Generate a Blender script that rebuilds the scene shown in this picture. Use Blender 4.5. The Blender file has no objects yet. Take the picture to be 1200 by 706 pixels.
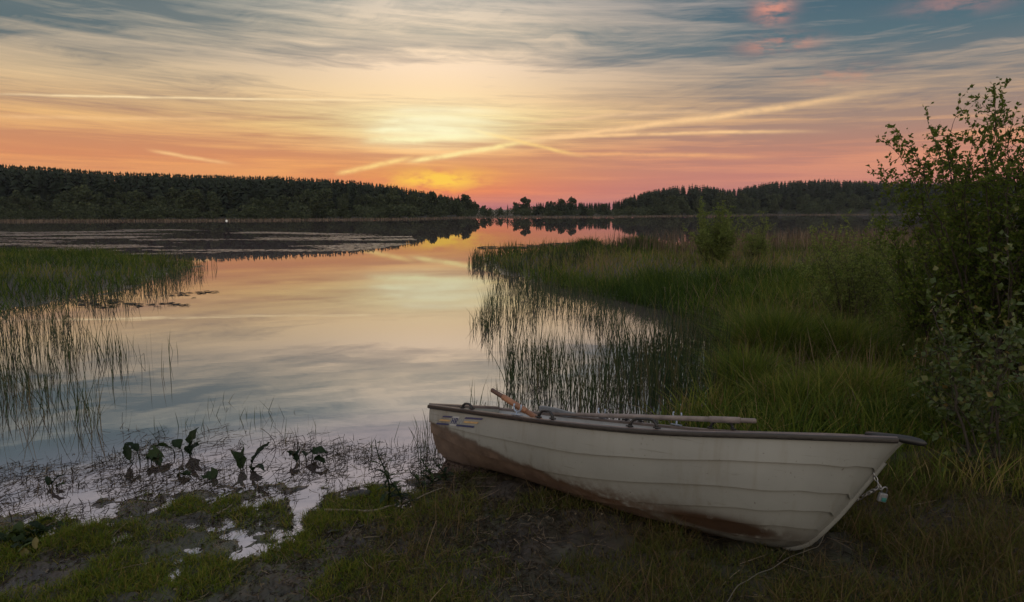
import bpy, bmesh, math, random
import numpy as np
from mathutils import Vector, Matrix
SC = bpy.context.scene
C = SC.collection
RNG = np.random.default_rng(7)
random.seed(7)
rad = math.radians

# ------------------------------------------------------------------ camera
CAM_H = 2.1
PITCH = math.atan(107 / 800)
cam_d = bpy.data.cameras.new('camera')
cam = bpy.data.objects.new('camera', cam_d)
C.objects.link(cam)
cam.location = (0, 0, CAM_H)
cam.rotation_euler = (math.pi / 2 - PITCH, 0, 0)
cam_d.sensor_width = 36
cam_d.lens = 24
cam_d.clip_start = 0.05
cam_d.clip_end = 6000
SC.camera = cam
CP, SP = math.cos(PITCH), math.sin(PITCH)


def at(px, py, z=0.0):
    """point where the sight line of a photo pixel (1200 wide) meets height z"""
    u, v = (px - 600) / 800, (353 - py) / 800
    d = np.array([u, CP + v * SP, -SP + v * CP])
    k = (z - CAM_H) / d[2]
    return np.array([u * k, d[1] * k, z])


def atd(px, py, D):
    """point on the sight line of a pixel, D metres out"""
    u, v = (px - 600) / 800, (353 - py) / 800
    d = np.array([u, CP + v * SP, -SP + v * CP])
    k = D / d[1]
    return np.array([u * k, D, CAM_H + d[2] * k])


# ------------------------------------------------------------------ node helpers
class S:
    """a value socket with arithmetic"""
    def __init__(s, t, k): s.t, s.k = t, k
    def op(s, o, b=None, c=None):
        n = s.t.nodes.new('ShaderNodeMath'); n.operation = o
        for i, v in enumerate((s, b, c)):
            if v is None: continue
            if isinstance(v, S): s.t.links.new(v.k, n.inputs[i])
            else: n.inputs[i].default_value = v
        return S(s.t, n.outputs[0])
    def __add__(s, b): return s.op('ADD', b)
    __radd__ = __add__
    def __sub__(s, b): return s.op('SUBTRACT', b)
    def __rsub__(s, b): return (s * -1) + b
    def __mul__(s, b): return s.op('MULTIPLY', b)
    __rmul__ = __mul__
    def __truediv__(s, b): return s.op('DIVIDE', b)
    def max(s, b): return s.op('MAXIMUM', b)
    def min(s, b): return s.op('MINIMUM', b)
    def clamp(s): return s.max(0.0).min(1.0)
    def gauss(s, w): q = s * (1 / w); return (q * q * -1.0).op('EXPONENT')
    def step(s, a, b):
        n = s.t.nodes.new('ShaderNodeMapRange'); n.interpolation_type = 'SMOOTHSTEP'
        s.t.links.new(s.k, n.inputs['Value'])
        n.inputs['From Min'].default_value = a; n.inputs['From Max'].default_value = b
        return S(s.t, n.outputs['Result'])


def lin(c):
    return tuple((v / 255 / 12.92) if v / 255 <= .04045 else ((v / 255 + .055) / 1.055) ** 2.4 for v in c)


def ramp(t, fac, stops, linear=True, interp='LINEAR'):
    n = t.nodes.new('ShaderNodeValToRGB'); cr = n.color_ramp; cr.interpolation = interp
    while len(cr.elements) < len(stops): cr.elements.new(0.5)
    for e, (p, c) in zip(cr.elements, stops):
        e.position = p
        e.color = (*c, 1) if linear else (*lin(c), 1)
    t.links.new(fac.k if isinstance(fac, S) else fac, n.inputs[0])
    return n.outputs[0]


def mixc(t, f, a, b, mode='MIX'):
    n = t.nodes.new('ShaderNodeMix'); n.data_type = 'RGBA'; n.blend_type = mode
    for i, v in ((0, f), (6, a), (7, b)):
        if isinstance(v, S): t.links.new(v.k, n.inputs[i])
        elif isinstance(v, (int, float)): n.inputs[i].default_value = v
        elif isinstance(v, tuple): n.inputs[i].default_value = (*v, 1)
        else: t.links.new(v, n.inputs[i])
    return n.outputs[2]


def comb(t, x, y, z=0.0):
    n = t.nodes.new('ShaderNodeCombineXYZ')
    for i, v in enumerate((x, y, z)):
        if isinstance(v, S): t.links.new(v.k, n.inputs[i])
        else: n.inputs[i].default_value = v
    return n.outputs[0]


def noise(t, vec, scale=1., detail=4., rough=.5, dist=0.):
    n = t.nodes.new('ShaderNodeTexNoise')
    n.inputs['Scale'].default_value = scale; n.inputs['Detail'].default_value = detail
    n.inputs['Roughness'].default_value = rough; n.inputs['Distortion'].default_value = dist
    if vec is not None: t.links.new(vec, n.inputs['Vector'])
    return S(t, n.outputs['Fac'])


# ------------------------------------------------------------------ sky (dusk, thin cirrus lit from below the horizon)
SKY_GAIN = 1.0
SUN_AZ = math.atan((513 - 600) / 800)
world = bpy.data.worlds.new('World'); SC.world = world; world.use_nodes = True
wt = world.node_tree; wt.nodes.clear()
tc = wt.nodes.new('ShaderNodeTexCoord')
sep = wt.nodes.new('ShaderNodeSeparateXYZ'); wt.links.new(tc.outputs['Generated'], sep.inputs[0])
dx, dy, dz = (S(wt, sep.outputs[i]) for i in range(3))
az = dx.op('ARCTAN2', dy)
el = dz.op('ARCSINE')


def angles(px, py):
    u, v = (px - 600) / 800, (353 - py) / 800
    d = np.array([u, CP + v * SP, -SP + v * CP]); d /= np.linalg.norm(d)
    return math.atan2(d[0], d[1]), math.asin(d[2])


def elev(y):
    return angles(600, y)[1] / 0.6


pos = (el * (1 / 0.6)).clamp()


def vramp(rows, up):
    st = [(0.0, rows[-1][1])] if rows[-1][0] < 246 else []
    st += [(max(0, elev(y)), c) for y, c in reversed(rows)] + up
    return ramp(wt, pos, st, linear=False)


cen_b = vramp([(0, (128, 140, 142)), (40, (170, 166, 154)), (80, (174, 158, 146)), (120, (188, 156, 128)), (150, (206, 162, 112)), (180, (208, 146, 104)), (205, (228, 146, 88)), (225, (226, 124, 90)), (240, (178, 110, 116))],
              [(.53, (124, 126, 138)), (.85, (150, 150, 160)), (1., (140, 146, 160))])
cen_l = vramp([(0, (216, 202, 184)), (40, (242, 218, 186)), (80, (255, 226, 192)), (120, (255, 221, 168)), (150, (255, 236, 162)), (180, (252, 190, 120)), (205, (252, 176, 92)), (225, (246, 150, 94)), (240, (204, 126, 118))],
              [(.53, (186, 174, 174)), (.85, (206, 192, 194)), (1., (180, 178, 186))])
lef_b = vramp([(0, (88, 106, 114)), (40, (94, 110, 115)), (70, (86, 106, 112)), (100, (132, 128, 120)), (130, (164, 138, 118)), (160, (198, 142, 106)), (190, (216, 140, 96)), (240, (208, 132, 100))],
              [(.54, (122, 126, 138)), (.85, (148, 150, 160)), (1., (138, 146, 162))])
lef_l = vramp([(0, (150, 156, 150)), (40, (165, 160, 146)), (80, (190, 172, 148)), (110, (220, 190, 148)), (150, (238, 186, 122)), (190, (238, 164, 100)), (240, (224, 144, 102))],
              [(.54, (182, 172, 174)), (.85, (198, 188, 192)), (1., (178, 176, 186))])
rig_b = vramp([(0, (62, 94, 112)), (60, (82, 108, 119)), (90, (106, 116, 121)), (120, (134, 126, 122)), (150, (164, 134, 120)), (180, (184, 130, 114)), (210, (194, 126, 116)), (240, (172, 116, 122))],
              [(.54, (122, 126, 138)), (.85, (148, 150, 160)), (1., (138, 146, 162))])
rig_l = vramp([(0, (150, 146, 146)), (60, (168, 156, 146)), (100, (192, 166, 142)), (140, (228, 180, 132)), (180, (228, 152, 114)), (210, (216, 142, 118)), (240, (192, 124, 120))],
              [(.54, (182, 172, 174)), (.85, (198, 188, 192)), (1., (178, 176, 186))])
daz = az - SUN_AZ
wc = daz.gauss(0.21) * .85 + daz.gauss(.42) * .15
wr = daz.step(-.12, .12)
side_b = mixc(wt, wr, lef_b, rig_b)
side_l = mixc(wt, wr, lef_l, rig_l)
base = mixc(wt, wc, side_b, cen_b)
litc = mixc(wt, wc, side_l, cen_l)
# cirrus: fine streaks on a flat sheet overhead, plus level bands low down
inv = el.max(0.0) + 0.085
sy = inv.op('POWER', -1.0)
sx = az * sy * .30
warp = noise(wt, comb(wt, sx * 2.0, sy * 0.6, 3.1), 1.0, 4, .55) - .5
ry = sy - sx * 0.9 + warp * 1.3
n1 = noise(wt, comb(wt, sx * 1.0, ry * 1.15, 1.7), 1.0, 10, .66, .1)
ry2 = sy + sx * 0.55 + warp * 1.5
n2 = noise(wt, comb(wt, sx * 2.2, ry2 * 3.4, 8.2), 1.0, 9, .68, .1)
n3 = noise(wt, comb(wt, az * 2.6 + el * 3., el * 60, 0.3), 1.0, 7, .62, .1)
n4 = noise(wt, comb(wt, az * 1.6, el * 9, 5.3), 1.0, 4, .5, .2)
cl = (n1 * 0.60 + n2 * 0.40 + (n4 - .5) * .45).step(.40, .60)
lowband = (n3 * .75 + n4 * .25).step(.43, .60)
lowm = el.step(.20, .07)
cl = cl * (1.0 - lowm * .8) + lowband * lowm * .8
n5 = noise(wt, comb(wt, az * 4.0 - el * 6., el * 95 + az * 4., 2.9), 1.0, 8, .66, .3)
cl = cl + (n5 - .5) * 1.9 * el.step(.02, .10) - el.step(.05, .10) * .13
# lighter close to the glow
glow = daz.gauss(.20)
cl = (cl * .92 + glow * (el - .12).gauss(.075) * 0.26 + daz.gauss(.24) * el.step(.10, .19) * .50 - el.step(.14, .26) * (1.0 - wc) * .14 - 0.05).clamp()
sky = mixc(wt, cl, base, litc)


WOB = noise(wt, comb(wt, az * 22, el * 14, .7), 1., 4, .6)
RAG = noise(wt, comb(wt, az * 30, el * 60, 4.2), 1., 4, .6)
RAG2 = noise(wt, comb(wt, az * 20, el * 60, 2.2), 1., 5, .62)


def trail(pts, w, amp, col, soft=.5, seed=0., ragged=.35):
    """a contrail: an arc through three sky points, thin, ragged, fading at its ends"""
    global sky
    A = [angles(*p) for p in pts]
    a0 = A[0][0]; a1 = A[-1][0]
    co = np.polyfit([p[0] for p in A], [p[1] for p in A], min(2, len(A) - 1))
    if len(co) == 2: co = np.array([0, *co])
    line = az * az * float(co[0]) + az * float(co[1]) + float(co[2])
    wob = (WOB - .5) * (w * 1.6 * (1 if int(seed) % 2 else -1))
    d = el - line + wob
    m = d.gauss(w) * az.step(a0 - .01, a0 + (a1 - a0) * soft * .4) * az.step(a1 + .01, a1 - (a1 - a0) * soft)
    m = m * (RAG.step(.5 - ragged, .5 + ragged * .4)) * amp
    m = m * dy.step(0.0, .05)
    sky = mixc(wt, m.clamp(), sky, lin(col))


trail([(398, 203), (440, 194), (484, 184)], .0034, 1.2, (255, 214, 134), .3, 1, .5)
trail([(478, 190), (560, 176.5), (640, 163)], .0034, 1.3, (255, 226, 150), .35, 2, .5)
trail([(590, 169), (800, 142), (1100, 97)], .0042, .95, (252, 206, 150), .4, 3, .5)
trail([(545, 150), (620, 169), (692, 185)], .0028, 1.0, (255, 212, 130), .35, 4, .5)
trail([(-60, 109), (250, 115.5), (620, 118)], .0014, 1.0, (255, 226, 176), .5, 5, .5)
trail([(600, 164), (800, 156), (990, 155)], .0024, .95, (252, 204, 146), .35, 6, .5)
trail([(175, 176), (230, 186), (278, 193)], .0022, .8, (255, 206, 140), .4, 7, .5)
trail([(640, 182), (760, 181), (930, 187)], .0026, .7, (250, 184, 122), .5, 8, .5)
trail([(425, 165), (500, 162), (585, 160)], .0050, 1.1, (255, 246, 184), .4, 9, .6)
trail([(425, 154), (512, 152), (592, 157)], .0042, 1.1, (255, 247, 196), .45, 10, .6)
trail([(440, 143), (520, 140), (600, 147)], .0038, .8, (255, 244, 200), .45, 13, .45)
trail([(455, 131), (525, 129), (600, 133)], .0034, .6, (255, 240, 200), .45, 14, .45)
g2 = (daz + .004).gauss(.10) * (el - .118).gauss(.030) * (n5 * 1.6 - .05).clamp() * .9
sky = mixc(wt, g2.clamp(), sky, lin((255, 249, 206)))
trail([(600, 148), (760, 133), (900, 131)], .0030, .6, (248, 206, 156), .5, 11, .5)
trail([(-60, 134), (150, 139), (380, 134)], .0024, .55, (252, 204, 146), .5, 12, .5)


def puff(px, py, wa, we, amp, col, seed):
    """one ragged patch of lit cloud"""
    global sky
    a, e = angles(px, py)
    r = RAG2
    m = (az - a).gauss(wa) * (el - e).gauss(we) * r.step(.36, .62) * amp * dy.step(0.0, .05)
    sky = mixc(wt, m.clamp(), sky, lin(col))


puff(905, 12, .022, .016, .9, (226, 150, 128), 2.2)
puff(912, 52, .040, .010, .8, (222, 148, 122), 4.4)
puff(985, 88, .050, .010, .5, (214, 146, 118), 6.1)
puff(1125, 3, .050, .012, .5, (200, 140, 130), 7.7)
puff(512, 211, .060, .013, 1.3, (255, 204, 76), 1.1)
puff(505, 226, .040, .008, .9, (255, 166, 70), 5.1)

# sky behind the photographer: warm grey, brightened as added fill light for the foreground
rear = ramp(wt, pos, [(0., (196, 178, 164)), (.25, (206, 192, 178)), (.6, (198, 190, 182)), (1., (176, 178, 182))], linear=False)
rearmix = az.op('ABSOLUTE').step(1.15, 2.3) * el.step(1.2, .7)
sky = mixc(wt, rearmix, sky, mixc(wt, 1.0, rear, (1.85, 1.80, 1.66), 'MULTIPLY'))
zen = el.step(.55, 1.3)
sky = mixc(wt, zen, sky, lin((184, 187, 194)))
nish = wt.nodes.new('ShaderNodeTexSky'); nish.sky_type = 'NISHITA'; nish.sun_disc = False
nish.sun_elevation = rad(1.2); nish.sun_rotation = SUN_AZ
nish_s = mixc(wt, 1.0, nish.outputs[0], (.002, .002, .002), 'MULTIPLY')
sky = mixc(wt, 1.0, sky, nish_s, 'ADD')
bg = wt.nodes.new('ShaderNodeBackground'); bg.inputs[1].default_value = SKY_GAIN
wt.links.new(sky, bg.inputs[0])
wo = wt.nodes.new('ShaderNodeOutputWorld'); wt.links.new(bg.outputs[0], wo.inputs[0])

# sun: just below the wooded skyline
sun_d = bpy.data.lights.new('sun', 'SUN'); sun = bpy.data.objects.new('sun', sun_d); C.objects.link(sun)
sun_d.energy = 0.5; sun_d.angle = rad(.53); sun_d.color = (1, .62, .32)
sd = Vector((math.sin(SUN_AZ) * math.cos(rad(1.2)), math.cos(SUN_AZ) * math.cos(rad(1.2)), math.sin(rad(1.2))))
sun.rotation_euler = sd.to_track_quat('Z', 'Y').to_euler()

SC.view_settings.view_transform = 'Standard'; SC.view_settings.look = 'None'
SC.view_settings.gamma = 1; SC.view_settings.exposure = 0.0; SC.view_settings.use_curve_mapping = False
SC.cycles.max_bounces = 6; SC.cycles.transparent_max_bounces = 4
SC.cycles.use_denoising = True


# ------------------------------------------------------------------ object helpers
def tag(o, label=None, cat=None, group=None, kind=None):
    if label: o['label'] = label
    if cat: o['category'] = cat
    if group: o['group'] = group
    if kind: o['kind'] = kind
    return o


def empty(name, loc, rz=0, label=None, cat=None, group=None):
    o = bpy.data.objects.new(name, None); C.objects.link(o)
    o.location = tuple(map(float, loc)); o.rotation_euler = (0, 0, rz); o.empty_display_size = .1
    return tag(o, label, cat, group)


def mesh_np(name, V, faces, mats, parent=None, smooth=True, tint=None, midx=None):
    """faces: list of (n,k) index arrays"""
    me = bpy.data.meshes.new(name)
    V = np.asarray(V, np.float32)
    faces = [np.asarray(f, np.int32) for f in faces if len(f)]
    me.vertices.add(len(V)); me.vertices.foreach_set('co', V.ravel())
    tot = np.concatenate([np.full(len(f), f.shape[1], np.int32) for f in faces])
    idx = np.concatenate([f.ravel() for f in faces])
    me.loops.add(len(idx)); me.loops.foreach_set('vertex_index', idx)
    me.polygons.add(len(tot))
    st = np.concatenate([[0], np.cumsum(tot)[:-1]]).astype(np.int32)
    me.polygons.foreach_set('loop_start', st)
    me.polygons.foreach_set('loop_total', tot)
    me.polygons.foreach_set('use_smooth', np.full(len(tot), smooth))
    if midx is not None: me.polygons.foreach_set('material_index', np.asarray(midx, np.int32))
    for m in (mats if isinstance(mats, (list, tuple)) else [mats]): me.materials.append(m)
    if tint is not None:
        a = me.attributes.new('tint', 'FLOAT', 'POINT'); a.data.foreach_set('value', np.asarray(tint, np.float32))
    me.update(); me.validate()
    o = bpy.data.objects.new(name, me); C.objects.link(o)
    if parent: o.parent = parent
    return o


class Geo:
    """collects verts/faces for ONE mesh"""
    def __init__(s): s.V = []; s.Q = []; s.T = []; s.n = 0; s.tint = []
    def grid(s, P, close_u=False, close_v=False):
        P = np.asarray(P, float); a, b = P.shape[:2]
        i = np.arange(a if close_u else a - 1)[:, None]; j = np.arange(b if close_v else b - 1)[None, :]
        f = lambda i, j: (i % a) * b + (j % b) + s.n
        q = np.stack([f(i, j), f(i + 1, j), f(i + 1, j + 1), f(i, j + 1)], -1).reshape(-1, 4)
        s.V.append(P.reshape(-1, 3)); s.Q.append(q); s.n += a * b
        return s
    def tris(s, V, T):
        s.V.append(np.asarray(V, float)); s.T.append(np.asarray(T) + s.n); s.n += len(V)
    def quads(s, V, Q):
        s.V.append(np.asarray(V, float)); s.Q.append(np.asarray(Q) + s.n); s.n += len(V)
    def tube(s, pts, r, k=8, caps=True):
        pts = np.asarray(pts, float); r = np.broadcast_to(np.asarray(r, float), (len(pts),))
        d = np.gradient(pts, axis=0); d /= np.linalg.norm(d, axis=1)[:, None] + 1e-9
        ref = np.array([0, 0, 1.]) if abs(d[0, 2]) < .9 else np.array([1., 0, 0])
        P = []
        for i in range(len(pts)):
            a = np.cross(d[i], ref); a /= np.linalg.norm(a) + 1e-9; b = np.cross(a, d[i])
            ref = b if i else b
            th = np.arange(k) * 2 * np.pi / k
            P.append(pts[i] + r[i] * (np.cos(th)[:, None] * a + np.sin(th)[:, None] * b))
        if caps:
            P = [np.repeat(pts[:1], k, 0)] + P + [np.repeat(pts[-1:], k, 0)]
        s.grid(np.array(P), close_v=True)
        return s
    def box(s, c, sz, R=None, bev=0.0):
        bm = bmesh.new(); bmesh.ops.create_cube(bm, size=1)
        for v in bm.verts: v.co = Vector((v.co.x * sz[0], v.co.y * sz[1], v.co.z * sz[2]))
        if bev: bmesh.ops.bevel(bm, geom=list(bm.edges), offset=bev, segments=2, affect='EDGES', profile=.6)
        V = np.array([v.co[:] for v in bm.verts]); bm.verts.index_update()
        if R is not None: V = V @ np.asarray(R).T
        V = V + np.asarray(c)
        q = [[v.index for v in f.verts] for f in bm.faces if len(f.verts) == 4]
        t = [[v.index for v in f.verts] for f in bm.faces if len(f.verts) == 3]
        n = s.n; s.V.append(V); s.n += len(V)
        if q: s.Q.append(np.array(q) + n)
        if t: s.T.append(np.array(t) + n)
        bm.free(); return s
    def build(s, name, mat, parent=None, smooth=True, tint=None):
        f = []
        if s.Q: f.append(np.concatenate(s.Q))
        if s.T: f.append(np.concatenate(s.T))
        return mesh_np(name, np.concatenate(s.V), f, mat, parent, smooth, tint)


def vnoise(x, y, seed=0):
    """smooth value noise in 0..1 for arrays"""
    xi, yi = np.floor(x).astype(np.int64), np.floor(y).astype(np.int64)
    fx, fy = x - xi, y - yi
    fx = fx * fx * (3 - 2 * fx); fy = fy * fy * (3 - 2 * fy)
    def h(a, b):
        n = (a * 374761393 + b * 668265263 + seed * 974634257) & 0xffffffff
        n = ((n ^ (n >> 13)) * 1274126177) & 0xffffffff
        return ((n ^ (n >> 16)) & 0xffff) / 65535.
    return (h(xi, yi) * (1 - fx) + h(xi + 1, yi) * fx) * (1 - fy) + (h(xi, yi + 1) * (1 - fx) + h(xi + 1, yi + 1) * fx) * fy


def fbm(x, y, seed=0, o=4):
    r = 0; a = .5; t = 0
    for i in range(o):
        r = r + a * vnoise(x * 2 ** i + 17.3 * i, y * 2 ** i - 9.1 * i, seed + i); t += a; a *= .5
    return r / t


def pchip(xs, ys, x):
    xs = np.array(xs, float); ys = np.array(ys, float); h = np.diff(xs); dl = np.diff(ys) / h
    m = np.zeros(len(xs)); m[0] = dl[0]; m[-1] = dl[-1]
    for i in range(1, len(xs) - 1):
        m[i] = 0 if dl[i - 1] * dl[i] <= 0 else 2 * dl[i - 1] * dl[i] / (dl[i - 1] + dl[i])
    x = np.asarray(x, float)
    i = np.clip(np.searchsorted(xs, x) - 1, 0, len(xs) - 2); t = (x - xs[i]) / h[i]
    return ys[i] * (2 * t**3 - 3 * t**2 + 1) + m[i] * h[i] * (t**3 - 2 * t**2 + t) + ys[i + 1] * (3 * t**2 - 2 * t**3) + m[i + 1] * h[i] * (t**3 - t**2)


# ------------------------------------------------------------------ materials
def mat(name):
    m = bpy.data.materials.new(name); m.use_nodes = True
    t = m.node_tree; b = t.nodes['Principled BSDF']
    return m, t, b


def simple(name, col, rough=.6, var=.25, scale=8., bump=0., metal=0., spec=.5, bscale=None):
    m, t, b = mat(name)
    tcn = t.nodes.new('ShaderNodeTexCoord')
    n = noise(t, tcn.outputs['Object'], scale, 6, .6)
    c = mixc(t, n.step(.3, .7), tuple(v * (1 - var) for v in col), tuple(min(1, v * (1 + var)) for v in col))
    t.links.new(c, b.inputs['Base Color'])
    b.inputs['Roughness'].default_value = rough; b.inputs['Metallic'].default_value = metal
    b.inputs['Specular IOR Level'].default_value = spec
    if bump:
        bn = t.nodes.new('ShaderNodeBump'); bn.inputs['Strength'].default_value = bump; bn.inputs['Distance'].default_value = .01
        t.links.new(noise(t, tcn.outputs['Object'], bscale or scale * 3, 6, .6).k, bn.inputs['Height']); t.links.new(bn.outputs[0], b.inputs['Normal'])
    return m


def leafmat(name, stops, trans=.35, rough=.6, spec=.12):
    """blade / leaf: colour picked per blade from a ramp, thin enough to let light through"""
    m, t, b = mat(name)
    a = t.nodes.new('ShaderNodeAttribute'); a.attribute_name = 'tint'
    c = ramp(t, a.outputs['Fac'], stops)
    t.links.new(c, b.inputs['Base Color']); b.inputs['Roughness'].default_value = rough
    b.inputs['Specular IOR Level'].default_value = spec
    tr = t.nodes.new('ShaderNodeBsdfTranslucent'); t.links.new(c, tr.inputs[0])
    mx = t.nodes.new('ShaderNodeMixShader'); mx.inputs[0].default_value = trans
    t.links.new(b.outputs[0], mx.inputs[1]); t.links.new(tr.outputs[0], mx.inputs[2])
    t.links.new(mx.outputs[0], t.nodes['Material Output'].inputs[0])
    return m


M = {}
M['grass'] = leafmat('grass', [(0, (.032, .058, .008)), (.35, (.070, .112, .012)), (.6, (.13, .155, .018)), (.8, (.18, .15, .035)), (1, (.24, .17, .07))])
M['meadow'] = leafmat('meadow_grass', [(0, (.030, .058, .010)), (.35, (.070, .112, .016)), (.65, (.14, .165, .026)), (.86, (.20, .165, .05)), (1, (.26, .19, .09))])
M['soil_grass'] = leafmat('dull_grass', [(0, (.026, .042, .008)), (.4, (.055, .076, .012)), (.6, (.090, .090, .020)), (.8, (.10, .07, .03)), (1, (.15, .10, .055))])
M['reed'] = leafmat('reed', [(0, (.016, .030, .014)), (.5, (.035, .055, .022)), (.8, (.07, .07, .03)), (1, (.12, .09, .05))], .15)
M['reed_dry'] = leafmat('dry_reed', [(0, (.07, .05, .035)), (.5, (.13, .095, .065)), (1, (.24, .18, .13))], .3)
M['dead'] = leafmat('dead_stalk', [(0, (.012, .010, .007)), (.6, (.035, .026, .016)), (.9, (.09, .065, .04)), (1, (.16, .13, .09))], .1)
M['leaf'] = leafmat('willow_leaf', [(0, (.050, .085, .014)), (.5, (.095, .14, .024)), (.85, (.15, .17, .038)), (1, (.18, .16, .045))], .5)
M['leaf_pale'] = leafmat('pale_leaf', [(0, (.10, .14, .034)), (.5, (.18, .23, .06)), (1, (.25, .26, .09))], .5)
M['leaf_big'] = leafmat('aspen_leaf', [(0, (.035, .06, .014)), (.5, (.065, .095, .024)), (.8, (.12, .13, .04)), (1, (.17, .12, .04))], .3, .42, .3)
M['dock'] = leafmat('dock_leaf', [(0, (.006, .013, .006)), (.6, (.014, .028, .009)), (1, (.04, .06, .016))], .2, .5, .15)
M['bark'] = simple('bark', (.035, .027, .020), .85, .4, 20, .5)
M['pad'] = leafmat('glinting_lily_pad', [(0, (.10, .075, .065)), (.5, (.16, .125, .11)), (1, (.22, .18, .16))], 0., .3, 1.)  # pale pinkish grey paints the sky's glints into the pad colour
M['conifer'] = leafmat('conifer_needles', [(0, (.016, .024, .015)), (.5, (.024, .034, .020)), (1, (.036, .048, .025))], .1, .7)
M['broad'] = leafmat('broadleaf_far', [(0, (.036, .048, .026)), (.5, (.054, .070, .034)), (1, (.085, .10, .048))], .25, .7)

# ground: wet mud, soil and moss
m, t, b = mat('ground_soil')
g = t.nodes.new('ShaderNodeNewGeometry'); P = g.outputs['Position']
n_a = noise(t, P, .9, 6, .6); n_b = noise(t, P, 9., 8, .65); n_c = noise(t, P, 60., 5, .6)
col = mixc(t, n_b.step(.3, .7), (.010, .007, .005), (.042, .030, .020))
col = mixc(t, n_a.step(.46, .62) * .7, col, (.030, .036, .012))
col = mixc(t, n_c.step(.58, .72) * .6, col, (.075, .055, .04))
t.links.new(col, b.inputs['Base Color'])
sepn = t.nodes.new('ShaderNodeSeparateXYZ'); t.links.new(P, sepn.inputs[0])
dry = S(t, sepn.outputs[2]).step(.0, .09)
t.links.new((dry * .55 + n_b * .16 + .08).clamp().k, b.inputs['Roughness'])
bn = t.nodes.new('ShaderNodeBump'); bn.inputs['Strength'].default_value = .8; bn.inputs['Distance'].default_value = .015
t.links.new((n_b * .7 + n_c * .3).k, bn.inputs['Height']); t.links.new(bn.outputs[0], b.inputs['Normal'])
M['ground'] = m

# water: dark, very still lake
m, t, b = mat('lake_water')
b.inputs['Base Color'].default_value = (.10, .076, .080, 1); b.inputs['Roughness'].default_value = .012
b.inputs['IOR'].default_value = 8.0
g = t.nodes.new('ShaderNodeNewGeometry')
mp = t.nodes.new('ShaderNodeMapping'); mp.inputs['Scale'].default_value = (.7, 1.5, 1); t.links.new(g.outputs['Position'], mp.inputs[0])
w1 = noise(t, mp.outputs[0], 2.2, 3, .5); w2 = noise(t, mp.outputs[0], .35, 3, .5)
ws = t.nodes.new('ShaderNodeSeparateXYZ'); t.links.new(g.outputs['Position'], ws.inputs[0])
calm = (S(t, ws.outputs[1]) * .06 + 1.0).max(1.0).op('POWER', -1.6)
bn = t.nodes.new('ShaderNodeBump'); bn.inputs['Strength'].default_value = .35; bn.inputs['Distance'].default_value = .004
t.links.new(((w1 * .5 + w2 * 2.0) * calm).k, bn.inputs['Height']); t.links.new(bn.outputs[0], b.inputs['Normal'])
M['water'] = m

# ------------------------------------------------------------------ terrain
near_poly = np.array([at(*p)[:2] for p in [(-900, 668), (-500, 640), (0, 612), (100, 594), (200, 585), (330, 572), (420, 572), (480, 566), (540, 556), (640, 532), (760, 503), (840, 482), (852, 430), (848, 392), (790, 366),
                                          (700, 346), (620, 328), (566, 309), (556, 302), (620, 297), (700, 296), (800, 294), (900, 290), (1000, 286), (1200, 283), (1500, 281), (2000, 284)]] + [np.array([60, 0.]), np.array([60, -60.]), np.array([-60, -60.]), np.array([-60, 0.])])
left_poly = np.array([at(*p)[:2] for p in [(-500, 292), (0, 296), (120, 298), (190, 303), (236, 312), (190, 325), (120, 345), (40, 356), (0, 366), (-120, 384), (-500, 400)]])


def sdist(poly, x, y):
    """signed distance, positive inside"""
    sh = x.shape; x = x.ravel(); y = y.ravel()
    d = np.full(x.shape, 1e18); ins = np.zeros(x.shape, bool)
    n = len(poly)
    for i in range(n):
        a, c = poly[i], poly[(i + 1) % n]; e = c - a
        k = np.clip(((x - a[0]) * e[0] + (y - a[1]) * e[1]) / (e @ e), 0, 1)
        d = np.minimum(d, (x - a[0] - k * e[0])**2 + (y - a[1] - k * e[1])**2)
        if a[1] != c[1]:
            ins ^= ((a[1] > y) != (c[1] > y)) & (x < (c[0] - a[0]) * (y - a[1]) / (c[1] - a[1]) + a[0])
    d = np.sqrt(d); return np.where(ins, d, -d).reshape(sh)


SHORE_X = [-2500, -600, 0, 300, 480, 560, 700, 800, 900, 1040, 1500, 3500]
SHORE_D = [110, 118, 124, 134, 152, 187, 198, 224, 272, 290, 270, 200]
SKY_X = [-2500, -700, -200, 0, 60, 130, 230, 330, 420, 470, 520, 550, 566, 590, 640, 700, 730, 760, 790, 820, 850, 905, 960, 1040, 1300, 2000, 3500]
SKY_Y = [205, 196, 194, 193, 196, 201, 205, 207, 212, 219, 228, 234, 241, 244, 243, 241, 232, 223, 218, 217, 222, 213, 211, 213, 211, 211, 211]


def azpx(x, y): return 600 + 800 * np.tan(np.clip(np.arctan2(x, np.maximum(y, 1e-3)), -1.35, 1.35))


TREE_H = 11.5


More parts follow.
